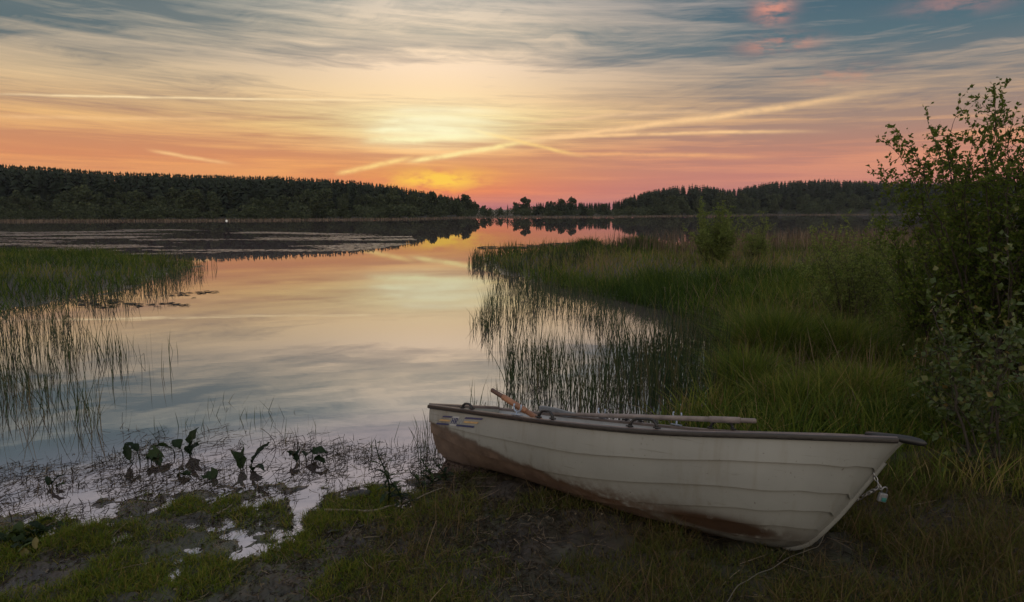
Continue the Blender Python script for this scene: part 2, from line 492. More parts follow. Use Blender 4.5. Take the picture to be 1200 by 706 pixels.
def ground_z(x, y):
    x = np.asarray(x, float); y = np.asarray(y, float)
    r = np.hypot(x, y)
    z = np.full(x.shape, -.5)
    lo = r < 130
    if lo.any():
        xs, ys = x[lo], y[lo]
        wob = (fbm(xs * 1.3, ys * 1.3, 5) - .5) * np.clip(r[lo] * .07, .1, 1.5)
        s1 = sdist(near_poly, xs, ys) + wob; s2 = sdist(left_poly, xs, ys) + wob
        s = np.maximum(s1, s2)
        near = np.clip((9 - r[lo]) / 4, 0, 1)
        slope = np.where(s > 0, .06 * np.minimum(s, 4) * (1 - near) + .022 * np.minimum(s, 6) * near, np.maximum(s * .12, -.5))
        right = np.clip((xs + 1.1) / 1.1, 0, 1)
        rough = (fbm(xs * 1.9, ys * 1.9, 11, 3) - .5) * .055 + (fbm(xs * 6, ys * 6, 3, 4) - .5) * .085 + (fbm(xs * 17, ys * 17, 23, 3) - .5) * .055
        hum = np.clip(s * 2 + .3, 0, 1)
        z[lo] = slope + rough * np.clip(s * 1.5 + .6, 0, 1) + hum * (-.001 + right * .055)
    # far shore
    px = azpx(x, y); depth = np.maximum(y, r * .2)
    D = np.interp(px, SHORE_X, SHORE_D)
    over = depth - D
    top = (246 - np.interp(px, SKY_X, SKY_Y)) / 800 * (D + 55) + CAM_H - TREE_H
    zf = np.where(over > 0, np.minimum(over * .02, .4) + np.clip((over - 8) / 45, 0, 1)**1.2 * np.maximum(top, .3) , np.maximum(over * .04, -.6))
    zf = np.where(over > 60, zf * np.clip(1 - (over - 60) / 400, .1, 1), zf)
    far = (r >= 60) & ((y > 0) | (r > 100))
    behind = (y <= 0) & (r >= 60)
    z = np.where(far, np.maximum(zf, z), z)
    z = np.where(behind, .8, z)
    return z


def build_ground():
    a1 = np.radians(np.linspace(-48, 48, 330)); a2 = np.radians(np.linspace(50, 310, 66))
    A = np.concatenate([a1, a2])
    R = np.concatenate([np.geomspace(.4, 2.4, 12), np.geomspace(2.45, 9, 230), np.geomspace(9.2, 420, 200), np.geomspace(440, 4000, 14)])
    X = R[:, None] * np.sin(A)[None]; Y = R[:, None] * np.cos(A)[None]
    Z = ground_z(X, Y)
    Z = np.where(R[:, None] > 900, 2.2, Z)
    G = Geo(); G.grid(np.stack([X, Y, Z], -1), close_v=True)
    c = np.array([[0, 0, float(ground_z(np.array([0.]), np.array([.1]))[0])]]); n0 = len(A)
    G.tris(np.concatenate([c, np.stack([X[0], Y[0], Z[0]], -1)]), np.array([[0, 1 + (i + 1) % n0, 1 + i] for i in range(n0)]))
    o = G.build('ground', M['ground']); tag(o, 'muddy lake bank and far wooded shore', 'ground', kind='structure')
    w = Geo(); k = np.linspace(-1, 1, 2)
    w.quads(np.array([[-900, -20, 0], [900, -20, 0], [900, 700, 0], [-900, 700, 0]]), [[0, 1, 2, 3]])
    tag(w.build('lake_water', M['water']), 'still lake reflecting the sunset sky', 'water', kind='structure')


build_ground()


def gz(p):
    p = np.atleast_2d(p); return ground_z(p[:, 0], p[:, 1])


# ------------------------------------------------------------------ blades
def blades(name, P, h, w, mat_, bend=.35, lean=.15, tint=None, k=3, parent=None, kink=0.):
    """tapered, bent strips rooted at P"""
    n = len(P); h = np.broadcast_to(h, n); w = np.broadcast_to(w, n)
    az_ = RNG.uniform(0, 2 * np.pi, n); fa = RNG.uniform(0, np.pi, n)
    wd = np.stack([np.cos(fa), np.sin(fa), np.zeros(n)], -1)
    ld = np.stack([np.cos(az_), np.sin(az_), np.zeros(n)], -1)
    ln = np.abs(RNG.normal(0, 1, n)) * lean; bd = np.abs(RNG.normal(0, 1, n)) * bend
    kn = (RNG.random(n) < kink) * RNG.uniform(.6, 1.6, n)
    V = np.zeros((n, 2 * k + 1, 3)); ts = np.linspace(0, 1, k + 1)
    for i, t_ in enumerate(ts):
        c = P + ld * (h * (ln * t_ + bd * t_**2))[:, None]
        up = h * t_ * (1 - .25 * np.minimum(bd, 1.5) * t_)
        late = np.clip(t_ - .55, 0, 1)
        up = up - kn * h * late * 1.5; c = c + ld * (kn * h * late)[:, None]
        c[:, 2] += up
        wt_ = w * (1 - .55 * t_**1.5) * (.7 + .6 * min(t_ * 3, 1) * .5)
        if i < k:
            V[:, 2 * i] = c - wd * wt_[:, None] / 2; V[:, 2 * i + 1] = c + wd * wt_[:, None] / 2
        else: V[:, 2 * k] = c
    b0 = (np.arange(n) * (2 * k + 1))[:, None]
    Q = np.concatenate([b0 + np.array([[2 * i, 2 * i + 1, 2 * i + 3, 2 * i + 2]]) for i in range(k - 1)]) if k > 1 else np.zeros((0, 4), int)
    T = b0 + np.array([[2 * k - 2, 2 * k - 1, 2 * k]])
    if tint is None: tint = RNG.random(n)
    return mesh_np(name, V.reshape(-1, 3), [Q, T], mat_, parent, True, np.repeat(tint, 2 * k + 1))


def scatter(poly_px, n, z=0., jit=0.):
    """n points uniform over the ground region seen inside a photo polygon"""
    poly = np.array([at(*p)[:2] for p in poly_px])
    lo, hi = poly.min(0), poly.max(0); out = []
    tot = 0
    while tot < n:
        q = RNG.uniform(lo, hi, (n * 2, 2)); q = q[sdist(poly, q[:, 0], q[:, 1]) > 0]
        out.append(q); tot += len(q)
    return np.concatenate(out)[:n]


def on_ground(q, dz=-.01):
    return np.concatenate([q, (gz(q) + dz)[:, None]], 1)


BOAT_O = np.array([-0.4625, 5.7442]); BOAT_A = -0.7446


def off_boat(q):
    """true where a plant would not grow through the boat"""
    d = q - BOAT_O; x = d[:, 0] * math.cos(BOAT_A) + d[:, 1] * math.sin(BOAT_A); y = -d[:, 0] * math.sin(BOAT_A) + d[:, 1] * math.cos(BOAT_A)
    half = np.interp(x / 3.45, [0, .2, .5, .75, .9, 1.], [.50, .58, .60, .45, .22, .05])
    return ~((x > -.05) & (x < 3.45) & (y > -half * .35) & (y < half * 1.12))


# ------------------------------------------------------------------ far woods
def conifer_geo(h, r, seed, layers=13):
    rg = np.random.default_rng(seed); V = []; T = []; n = 0
    # bare lower trunk then whorls of drooping boughs
    for L in range(layers):
        f = L / (layers - 1); z = h * (.16 + .84 * f)
        rr = r * (1 - f)**.6 * rg.uniform(.7, 1.25) + .26
        for k in range(7):
            a = rg.uniform(0, 2 * np.pi); q = rr * rg.uniform(.6, 1.2); wdt = q * rg.uniform(.30, .5) + .08
            c, s = math.cos(a), math.sin(a); dz_ = -q * rg.uniform(.15, .5); up = h / layers * .75
            V += [[0, 0, z + up], [c * q * .5 - s * wdt, s * q * .5 + c * wdt, z + dz_ * .4], [c * q, s * q, z + dz_], [c * q * .5 + s * wdt, s * q * .5 - c * wdt, z + dz_ * .5]]
            T += [[n, n + 1, n + 2], [n, n + 2, n + 3]]; n += 4
    V += [[0, 0, h * 1.04], [.1, 0, h * .9], [-.06, .08, h * .9], [-.06, -.08, h * .9]]
    T += [[n, n + 1, n + 2], [n, n + 2, n + 3], [n, n + 3, n + 1]]
    return np.array(V), np.array(T)


def broad_geo(h, r, seed, n=420, low=.04):
    rg = np.random.default_rng(seed)
    nb = 26; bc = np.stack([rg.normal(0, r * .42, nb), rg.normal(0, r * .42, nb), rg.uniform(h * (low + .10), h * .86, nb)], -1)
    bc[0] = [0, 0, h * .84]
    br = rg.uniform(.34, .6, nb) * r * np.where(bc[:, 2] > h * .7, .7, 1)
    i = rg.integers(0, nb, n); d = rg.normal(size=(n, 3)); d /= np.linalg.norm(d, axis=1)[:, None]
    c = bc[i] + d * (br[i] * rg.uniform(.55, 1.1, n))[:, None] * [1, 1, 1.15]
    c[:, 2] = np.maximum(c[:, 2], h * low * .5)
    u = rg.normal(size=(n, 3)); u /= np.linalg.norm(u, axis=1)[:, None]; v = np.cross(u, rg.normal(size=(n, 3))); v /= np.linalg.norm(v, axis=1)[:, None]
    s = rg.uniform(.24, .52, n)[:, None] * (h / 10)**.4
    V = np.stack([c - u * s, c + v * s * .8, c + u * s, c - v * s * .8], 1).reshape(-1, 3)
    b = np.arange(n)[:, None] * 4
    return V, np.concatenate([b + [[0, 1, 2]], b + [[0, 2, 3]]])


def trunk_mesh(h, r):
    g_ = Geo(); g_.tube([[0, 0, -.4], [.03, .02, h * .5], [0, 0, h * .95]], [r, r * .7, r * .15], 6); return g_


PROTO = {}
for i in range(4):
    PROTO['spruce', i] = conifer_geo(11.5, 2.0 + .3 * i, 100 + i)
    PROTO['pine', i] = None
    PROTO['birch', i] = broad_geo(10.0, 2.6 + .35 * i, 200 + i, 2300)
    PROTO['bush', i] = broad_geo(3.4, 2.3 + .4 * i, 300 + i, 380, .02)
PROTO = {k: v for k, v in PROTO.items() if v is not None}


def make_far(kind, i, name):
    V, T = PROTO[kind, i]
    rg = np.random.default_rng(i)
    base = rg.uniform(0, 1, len(T) // 2) if kind != 'spruce' else rg.uniform(0, 1, len(V) // 4 + 1)
    tint = np.clip(np.repeat(base, 4)[:len(V)], 0, 1)
    if len(tint) < len(V): tint = np.concatenate([tint, np.full(len(V) - len(tint), .3)])
    root = empty(name, (0, 0, 0))
    cr = mesh_np('crown', V, [T], M['conifer'] if kind == 'spruce' else M['broad'], root, False, tint)
    h = V[:, 2].max()
    if kind != 'bush': trunk_mesh(h, .16).build('trunk', M['bark'], root)
    return root


FAR = {}
FAR_ON_PLACE = {}


def far_tree(kind, px, D, h=None, label=None, cat=None, group=None, name=None, wide=1.):
    i = int(RNG.integers(0, 4)); key = (kind, i)
    name = name or {'spruce': 'spruce_tree', 'birch': 'birch_tree', 'bush': 'shore_bush'}[kind]
    if key not in FAR: FAR[key] = make_far(kind, i, name); o = FAR[key]
    else:
        o = FAR[key].copy(); C.objects.link(o)
        for ch in FAR[key].children:
            c = ch.copy(); C.objects.link(c); c.parent = o
    o.name = name
    for k_ in ('label', 'category', 'group'):
        if k_ in o: del o[k_]
    x = (px - 600) / 800 * D
    h0 = PROTO[key][0][:, 2].max(); s = (h or h0) / h0
    o.location = (x, D, float(ground_z(np.array([x]), np.array([D]))[0]) - .1)
    o.scale = (s * wide, s * wide, s); o.rotation_euler = (0, 0, RNG.uniform(0, 6.28))
    return tag(o, label, cat, group)


def far_D(px): return float(np.interp(px, SHORE_X, SHORE_D))


# skyline and front rows as single trees, the wood behind them as one mass
n_left = 0
for px in np.arange(-30, 560, 3.7):
    px2 = px + RNG.uniform(-2.5, 2.5); D = far_D(px2) + RNG.uniform(30, 52)
    top = np.interp(px2, SKY_X, SKY_Y) + RNG.uniform(-.8, 1.6) + 2.0 * math.sin(px2 * .071) * math.sin(px2 * .023 + 1)
    zg = float(ground_z(np.array([(px2 - 600) / 800 * D]), np.array([D]))[0])
    h = np.clip((246 - top) / 800 * D + CAM_H - zg, 5, 15)
    far_tree('spruce', px2, D, h, 'dark spruce in the wood along the left far shore', 'tree', 'spruces of the wood on the left far shore', wide=RNG.uniform(.45, .8))
for px in np.arange(-40, 545, 12.5):
    px2 = px + RNG.uniform(-6, 6); D = far_D(px2) + RNG.uniform(9, 24)
    far_tree('birch', px2, D, RNG.uniform(4.0, 7.0), 'rounded leafy tree in front of the spruces on the left far shore', 'tree', 'leafy trees of the left far shore')
for px in np.arange(-40, 560, 17):
    px2 = px + RNG.uniform(-8, 8); D = far_D(px2) + RNG.uniform(3, 8)
    far_tree('bush', px2, D, RNG.uniform(2.0, 3.8), 'low rounded bush at the waterline of the left far shore', 'bush', 'bushes along the left far shore')
for px in np.arange(735, 1110, 4.6):
    px2 = px + RNG.uniform(-3, 3); D = far_D(px2) + RNG.uniform(34, 54)
    top = np.interp(px2, SKY_X, SKY_Y) + RNG.uniform(-.8, 1.6) + 1.6 * math.sin(px2 * .083)
    zg = float(ground_z(np.array([(px2 - 600) / 800 * D]), np.array([D]))[0])
    h = np.clip((246 - top) / 800 * D + CAM_H - zg, 5, 20)
    far_tree('spruce', px2, D, h, 'dark spruce in the wood along the right far shore', 'tree', 'spruces of the wood on the right far shore', wide=RNG.uniform(.5, .8))
for px in np.arange(735, 1100, 13):
    px2 = px + RNG.uniform(-6, 6); D = far_D(px2) + RNG.uniform(12, 26)
    far_tree('birch', px2, D, RNG.uniform(5.0, 9.), 'rounded leafy tree in front of the spruces on the right far shore', 'tree', 'leafy trees of the right far shore')
for px in np.arange(700, 1060, 15):
    px2 = px + RNG.uniform(-8, 8); D = far_D(px2) + RNG.uniform(3, 9)
    far_tree('bush', px2, D, RNG.uniform(2.2, 4.), 'low rounded bush at the waterline of the right far shore', 'bush', 'bushes along the right far shore')
# the gap in the middle, where single trees stand against the glow
for kind, px, py, dd, lab, wide in [
    ('birch', 548, 226, 25, 'tall leafy tree at the right end of the left wood', 1.0),
    ('spruce', 538, 227, 28, 'spruce beside the last leafy tree of the left wood', .8),
    ('birch', 557, 235, 20, 'shorter round tree at the very tip of the left wood', 1.0),
    ('birch', 566, 239, 16, 'small round bush tree just beyond the tip of the left wood', .9),
    ('birch', 587, 241, 18, 'lowest small thin tree in the gap between the woods', .8),
    ('spruce', 595, 238, 18, 'slim pointed spruce alone in the gap between the woods', .62),
    ('birch', 605, 235, 20, 'dark leafy tree next to the slim spruce in the gap', .72),
    ('birch', 615, 229, 22, 'tallest round airy tree in the gap between the woods', 1.05),
    ('birch', 627, 240, 18, 'small leafy tree just right of the tallest gap tree', .7),
    ('birch', 645, 234, 20, 'round tree at the left end of the middle clump', .9),
    ('birch', 656, 231, 24, 'broad dark tree in the centre of the middle clump', 1.1),
    ('birch', 668, 229, 24, 'tall dark tree at the right end of the middle clump', .95),
    ('spruce', 680, 235, 22, 'spruce close to the right of the middle clump', .7),
    ('spruce', 693, 236, 26, 'thin spruce between the middle clump and the right wood', .6),
    ('birch', 706, 237, 20, 'low leafy tree where the right wood begins', 1.0),
    ('spruce', 700, 235, 30, 'pointed spruce standing at the left edge of the right wood', .7),
    ('spruce', 720, 236, 26, 'spruce on the lower slope of the right wood', .8)]:
    D = far_D(px) + dd; x = (px - 600) / 800 * D; zg = float(ground_z(np.array([x]), np.array([D]))[0])
    far_tree(kind, px, D, max(1.5, (246 - py - 1.5) / 800 * D + CAM_H - zg + .1), lab, 'tree', 'trees in the gap between the far woods', wide=wide)
for px in np.arange(540, 735, 9):
    px2 = px + RNG.uniform(-4, 4)
    far_tree('bush', px2, far_D(px2) + RNG.uniform(6, 16), RNG.uniform(1.6, 3.0), 'low bush on the flat shore below the gap trees', 'bush', 'bushes on the far shore of the gap')


def forest_mass(name, px0, px1, n, label, d0=22, d1=75):
    Vs = []; Ts = []; tn = []; c = 0
    pxs = RNG.uniform(px0, px1, n)
    for px in pxs:
        D = far_D(px) + RNG.uniform(d0, d1); x = (px - 600) / 800 * D
        zg = float(ground_z(np.array([x]), np.array([D]))[0])
        kind = 'spruce' if RNG.random() < .86 else 'birch'
        V, T = PROTO[kind, int(RNG.integers(0, 4))]
        top = np.interp(px, SKY_X, SKY_Y) + RNG.uniform(-.4, 2.4)
        h = np.clip((246 - top) / 800 * D + CAM_H - zg, 4, 20) * (1 if kind == 'spruce' else .72)
        s = h / V[:, 2].max(); a = RNG.uniform(0, 6.28)
        R_ = np.array([[math.cos(a), -math.sin(a), 0], [math.sin(a), math.cos(a), 0], [0, 0, 1]])
        Vs.append((V * [s, s, s]) @ R_.T + [x, D, zg]); Ts.append(T + c); c += len(V)
        tn.append(np.full(len(V), RNG.random() * .8))
    o = mesh_np(name, np.concatenate(Vs), [np.concatenate(Ts)], M['conifer'], None, False, np.concatenate(tn))
    tag(o, label, 'wood', kind='stuff')


forest_mass('left_wood', -420, 548, 1500, 'dense dark spruce wood filling the left far shore')
forest_mass('middle_wood', 628, 760, 130, 'low dark wood closing the gap at the foot of the right hill', 12, 40)
forest_mass('right_wood', 738, 1500, 1300, 'dense dark spruce wood filling the right far shore')


def shore_belt(px0, px1, n, label):
    px = RNG.uniform(px0, px1, n); D = np.interp(px, SHORE_X, SHORE_D) + RNG.uniform(-3, 3, n)
    q = np.stack([(px - 600) / 800 * D, D], -1)
    o = blades('far_reeds', np.concatenate([q, np.full((n, 1), -.1)], 1), RNG.uniform(.3, .65, n), .16, M['reed_dry'], .2, .1, k=2)
    tag(o, label, 'reeds', kind='stuff')


shore_belt(-300, 1200, 9000, 'pale belt of dry reeds along the far waterline')

# floating weed: flat lily pads and leaf litter in drifts on the left
def weed(name, poly, n, s0, s1, thr, sc, label, seed, mk='dead'):
    q = scatter(poly, n); v = fbm(q[:, 0] * sc[0], q[:, 1] * sc[1], seed, 4)
    q = q[v + .10 * (fbm(q[:, 0] * sc[0] * 6, q[:, 1] * sc[1] * 4, seed + 50, 2) - .5) > thr]; n = len(q)
    k = 6; th = np.arange(k) * 2 * np.pi / k; s = RNG.uniform(s0, s1, n)
    P_ = np.zeros((n, k, 3)); a0 = RNG.uniform(0, 6.28, n)
    el_ = RNG.uniform(.6, 1., n)
    for j in range(k):
        rr = s * RNG.uniform(.8, 1.15, n)
        P_[:, j, 0] = q[:, 0] + rr * np.cos(th[j] + a0); P_[:, j, 1] = q[:, 1] + rr * np.sin(th[j] + a0) * el_
        P_[:, j, 2] = .006 + RNG.uniform(0, .012, n)
    o = mesh_np(name, P_.reshape(-1, 3), [(np.arange(n)[:, None] * k + np.arange(k)[None])], M[mk], None, True, np.repeat(RNG.random(n) * .7, k))
    tag(o, label, 'water plants', kind='stuff')


weed('lily_pads', [(-300, 272), (200, 269), (480, 276), (492, 284), (440, 292), (300, 303), (200, 300), (60, 297), (-300, 296)], 60000, .06, .16, .56, (.13, .45), 'drifts of floating lily pads on the left of the lake', 31, 'pad')
weed('floating_leaves', [(560, 287), (700, 284), (700, 290), (560, 293)], 900, .08, .2, .55, (.2, .4), 'thin line of floating leaves off the reedy point', 33)
weed('floating_debris', [(95, 338), (330, 338), (300, 362), (90, 365)], 900, .03, .10, .62, (.5, 1.2), 'scattered floating leaves in front of the left reed bank', 37)

# ------------------------------------------------------------------ reeds and grass
def reed_patch(name, poly, n, h0, h1, w, label, matk='reed', clump=.0, seed=1, bend=.16, kink=.06, lean=.08, k=4, sc=1.2):
    q = scatter(poly, int(n * (1 + 2 * clump)))
    if clump:
        v = fbm(q[:, 0] * sc, q[:, 1] * sc, seed, 3); q = q[RNG.random(len(q)) < np.clip((v - .5 + .12) / .24, 0.02, 1)]
        q = q[:n]
    z = np.maximum(gz(q), -.12) - .02
    n = len(q)
    o = blades(name, np.concatenate([q, z[:, None]], 1), RNG.uniform(h0, h1, n), w * RNG.uniform(.7, 1.3, n), M[matk], bend, lean, RNG.random(n)**1.3, k, kink=kink)
    return tag(o, label, 'reeds', kind='stuff')


reed_patch('reeds', [(600, 485), (590, 440), (655, 430), (760, 410), (846, 395), (856, 470), (840, 488), (700, 500)], 1500, .40, .85, .010, 'tall green rushes standing in the water behind the boat', clump=.4, seed=3)
reed_patch('reeds', [(572, 410), (560, 370), (580, 335), (640, 338), (760, 362), (848, 392), (846, 425), (700, 440), (620, 440)], 1700, .30, .70, .011, 'thin rushes in open water before the reedy point', clump=.6, seed=5)
reed_patch('reeds', [(546, 384), (560, 372), (590, 376), (585, 392), (550, 392)], 60, .3, .55, .010, 'sparse rushes at the left of the standing reeds', seed=5)
reed_patch('reeds', [(548, 312), (556, 300), (640, 296), (770, 292), (780, 300), (640, 330), (590, 326)], 2600, .35, .75, .020, 'reed fringe on the tip of the point', clump=.2, seed=6, k=3)
reed_patch('reeds', [(-160, 520), (-160, 440), (0, 440), (60, 452), (110, 470), (120, 500), (60, 520)], 480, .34, .72, .008, 'tall bent rushes in the water at the left', clump=.8, seed=9, bend=.16, kink=.06, sc=1.6)
reed_patch('reeds', [(-160, 440), (-100, 400), (60, 392), (150, 398), (206, 405), (214, 430), (160, 460), (110, 466), (60, 448)], 620, .34, .68, .009, 'sparse upright rushes in front of the left bank', clump=.8, seed=12, bend=.12, kink=.05, sc=1.3)
reed_patch('reeds', [(-100, 398), (0, 366), (110, 345), (190, 325), (245, 322), (150, 368), (60, 392)], 900, .3, .62, .011, 'dark rushes along the edge of the left bank', clump=.3, seed=14)
reed_patch('reeds', [(190, 300), (236, 306), (262, 315), (240, 322), (180, 330)], 420, .3, .6, .014, 'thin rushes at the tip of the left bank', clump=.2, seed=15)
reed_patch('reeds', [(150, 500), (250, 470), (340, 480), (420, 520), (510, 500), (520, 535), (300, 530), (150, 520)], 170, .12, .35, .006, 'scattered thin stalks in the shallows', seed=17, kink=.3, lean=.25)
reed_patch('reeds', [(490, 500), (520, 500), (525, 540), (490, 545)], 90, .2, .45, .006, 'thin stalks by the stern of the boat', seed=18, kink=.3, lean=.15)
reed_patch('reeds', [(545, 480), (640, 460), (650, 490), (560, 505)], 90, .2, .6, .007, 'thin stalks in the water behind the boat stern', seed=19, kink=.2)
# far edge of the meadow: dry reeds with plumes
reed_patch('dry_reeds', [(690, 302), (760, 297), (860, 292), (1060, 285), (1200, 283), (1200, 302), (1000, 308), (800, 312)], 3600, .55, 1.15, .026, 'dry brownish reeds with pale plumes at the far meadow edge', 'reed_dry', seed=21, k=3, bend=.12)

# meadow grass
def meadow(poly, n, h0, h1, w, label, matk='meadow', seed=40, bend=.5, lean=.2, k=3, bias=0., keep=None):
    q = scatter(poly, n); s = np.maximum(sdist(near_poly, q[:, 0], q[:, 1]), sdist(left_poly, q[:, 0], q[:, 1]))
    q = q[(s > -.15) & off_boat(q)]
    v = fbm(q[:, 0] * .8, q[:, 1] * .8, seed, 4)
    if keep is not None:
        kk = RNG.random(len(q)) < keep(q, v); q = q[kk]; v = v[kk]
    n = len(q); v2 = fbm(q[:, 0] * .35, q[:, 1] * .35, seed + 7, 3)
    v3 = fbm(q[:, 0] * 3.1, q[:, 1] * 3.1, seed + 13, 3); h = RNG.uniform(h0, h1, n) * np.clip(.1 + 1.0 * v + .8 * v3, .3, 1.6) * np.where(RNG.random(n) < .03, 1.5, 1)
    t_ = np.clip(RNG.normal(.36, .27, n) + (v2 - .5) * 1.3 + (v3 - .5) * .5 + bias, 0, 1)
    o = blades('meadow_grass', on_ground(q, -.02), h, w * RNG.uniform(.7, 1.4, n), M[matk], bend, lean, t_, k)
    return tag(o, label, 'grass', kind='stuff')


meadow([(556, 304), (700, 293), (900, 285), (1250, 279), (1450, 290), (1450, 330), (1150, 330), (840, 350), (620, 330)], 42000, .22, .50, .022, 'lush meadow grass on the far half of the point')
meadow([(620, 330), (840, 346), (1150, 326), (1450, 326), (1450, 420), (860, 420), (846, 392), (760, 362)], 52000, .26, .56, .015, 'lush green meadow grass beyond the boat', bias=-.05)
meadow([(846, 400), (1450, 400), (1500, 520), (1100, 545), (880, 560), (760, 530), (846, 478)], 38000, .20, .46, .010, 'tall yellow green grass behind the boat', bias=.14)
meadow([(-500, 298), (120, 299), (236, 312), (190, 327), (120, 346), (0, 368), (-500, 400)], 30000, .20, .42, .018, 'green sedge covering the left bank', bias=-.12)
meadow([(1000, 520), (1500, 505), (1700, 640), (1020, 600)], 15000, .14, .42, .006, 'ragged dry and green grass right of the bow', bias=.28, keep=lambda q, v: np.clip((v - .3) * 3, .1, 1))

def stalks(poly, n, h0, h1, w, label, seed):
    q = scatter(poly, n * 2); v = fbm(q[:, 0] * 1.1, q[:, 1] * 1.1, seed, 3); q = q[(RNG.random(len(q)) < np.clip((v - .42) * 5, .04, 1)) & off_boat(q)][:n]
    n = len(q); o = blades('dry_stalks', on_ground(q, -.02), RNG.uniform(h0, h1, n), w * RNG.uniform(.7, 1.3, n), M['reed_dry'], .18, .22, RNG.random(n), 4, kink=.22)
    tag(o, label, 'dry stalks', kind='stuff')


stalks([(846, 400), (1450, 400), (1500, 520), (1100, 540), (880, 505), (846, 478)], 1500, .45, .85, .006, 'dry bent stalks sticking out of the grass behind the boat', 81)
stalks([(600, 325), (840, 300), (1200, 296), (1300, 400), (860, 400), (760, 360)], 2200, .45, .85, .012, 'dry stalks scattered through the meadow on the point', 83)
# ------------------------------------------------------------------ rowing boat
BQ = [-0.4625, 5.7442, -0.11, -0.7446, 0.0682, -0.2423, 0.9348, 0.5279, 0.5775, 0.6434, 0.7501, 0.8129, 0.4506, 0.6216, 0.4745, 0.2339, -0.0592, 0.0372]
SCALE = BQ[6]; BL = 3.7


def hull_pt(s, t, side=-1):
    """hull surface: s from stern to bow, t from gunwale to keel (arrays); boat coordinates in metres"""
    s, t = np.broadcast_arrays(np.asarray(s, float), np.asarray(t, float)); q = BQ
    zs = pchip([0, .3, .6, .85, 1], q[7:12], s)
    b = pchip([0, .2, .45, .65, .8, .92, 1], [q[12], q[12] + .07, q[13], q[13] - .04, q[14], q[15], .02], s)
    KN = [0, .25, .5, .7, .8, .87, .93, 1]
    kx = pchip(KN, [.07, .25 * BL, .5 * BL, BL - 1.15, BL - .82 - q[16], BL - .62 - q[16], BL - .45 - q[16] * .5, BL - .05], s)
    kz = pchip(KN, [q[17], .06, .02, 0, .01, .07, .22, q[11] - .01], s)
    a = pchip([0, .4, .7, .9, 1], [.62, .62, .8, 1.2, 1.2], s)
    c = pchip([0, .4, .7, .9, 1], [1.1, 1.1, 1.0, .9, 1.], s)
    ct = np.maximum(np.cos(t * np.pi / 2), 0); f = np.maximum(np.sin(t * np.pi / 2), 0)**c
    return np.stack([BL * s + (kx - BL * s) * f, side * b * ct**a, zs + (kz - zs) * f], -1) * SCALE


def hull_n(s, t, side=-1):
    e = 2e-3; s, t = np.broadcast_arrays(np.asarray(s, float), np.asarray(t, float))
    s0 = np.clip(s, e, 1 - e); t0 = np.clip(t, e, 1 - e)
    n = np.cross(hull_pt(s0 + e, t0, side) - hull_pt(s0 - e, t0, side), hull_pt(s0, t0 + e, side) - hull_pt(s0, t0 - e, side))
    n /= np.linalg.norm(n, axis=-1, keepdims=True) + 1e-12
    sg = np.sign((n * np.array([0, side, -.35])).sum(-1, keepdims=True)); return n * np.where(sg == 0, 1, sg)


boat = empty('rowing_boat', (BQ[0], BQ[1], BQ[2]), 0, 'weathered white clinker rowing boat beached on the bank with oars aboard', 'boat')
boat.rotation_euler = (Matrix.Rotation(BQ[3], 3, 'Z') @ Matrix.Rotation(-BQ[4], 3, 'Y') @ Matrix.Rotation(BQ[5], 3, 'X')).to_euler()
BM = Matrix.Translation(boat.location) @ boat.rotation_euler.to_matrix().to_4x4()


def bw(p): return np.array(BM @ Vector(p))
def wb(p): return np.array(BM.inverted() @ Vector(p))


# painted glass-fibre hull with a dirty bottom
BLX, _, BLZ = hull_pt(.745, .60, -1)
m, t, b = mat('hull_paint')
tcn = t.nodes.new('ShaderNodeTexCoord'); so = t.nodes.new('ShaderNodeSeparateXYZ'); t.links.new(tcn.outputs['Object'], so.inputs[0])
bx_, by_, bz_ = (S(t, so.outputs[i]) for i in range(3))
na = noise(t, tcn.outputs['Object'], 5., 7, .65); nb_ = noise(t, tcn.outputs['Object'], 22., 6, .65); nc_ = noise(t, tcn.outputs['Object'], 1.6, 4, .5)
mp = t.nodes.new('ShaderNodeMapping'); mp.inputs['Scale'].default_value = (14, 14, 1.2); t.links.new(tcn.outputs['Object'], mp.inputs[0])
streak = noise(t, mp.outputs[0], 1., 5, .6)
col = mixc(t, nc_.step(.3, .7), (.195, .199, .188), (.246, .250, .236))
col = mixc(t, (streak.step(.5, .75) * .30).clamp(), col, (.14, .12, .085))
col = mixc(t, (nb_.step(.62, .72) * .35).clamp(), col, (.12, .10, .07))
mp2 = t.nodes.new('ShaderNodeMapping'); mp2.inputs['Scale'].default_value = (2.2, 2.2, 55); mp2.inputs['Rotation'].default_value = (0, .06, 0); t.links.new(tcn.outputs['Object'], mp2.inputs[0])
scr = noise(t, mp2.outputs[0], 1., 6, .7); nd = noise(t, tcn.outputs['Object'], 55., 3, .5)
col = mixc(t, (scr.step(.60, .68) * na.step(.4, .6) * .6).clamp(), col, (.10, .092, .075))
col = mixc(t, (nd.step(.70, .74) * .7).clamp(), col, (.07, .055, .04))
# waterline scum: highest at the stern, sinking to the keel forward
wl = (bx_ * -.135) + .368 + (na - .5) * .10 + (nb_ - .5) * .03
col = mixc(t, (streak.step(.45, .7) * (wl + .16 - bz_).step(.0, .16) * .55).clamp(), col, (.085, .065, .045))
dirt = (wl - bz_).step(-.004, .03)
col = mixc(t, dirt, col, mixc(t, na.step(.3, .7), (.055, .034, .024), (.14, .095, .07)))
edge = ((wl - bz_) - .01).gauss(.018)
col = mixc(t, edge * .8, col, (.060, .032, .018))
blotch = (bx_ - BLX).gauss(.36) * (bz_ - BLZ).gauss(.055) * na.step(.34, .5)
col = mixc(t, (blotch * 1.6).clamp(), col, (.040, .024, .016))
edge2 = (bx_ - 1.75).gauss(.75) * (bz_ - .12).gauss(.085)
col = mixc(t, (edge2 * nb_.step(.3, .6) * .85).clamp(), col, (.075, .040, .022))
t.links.new(col, b.inputs['Base Color'])
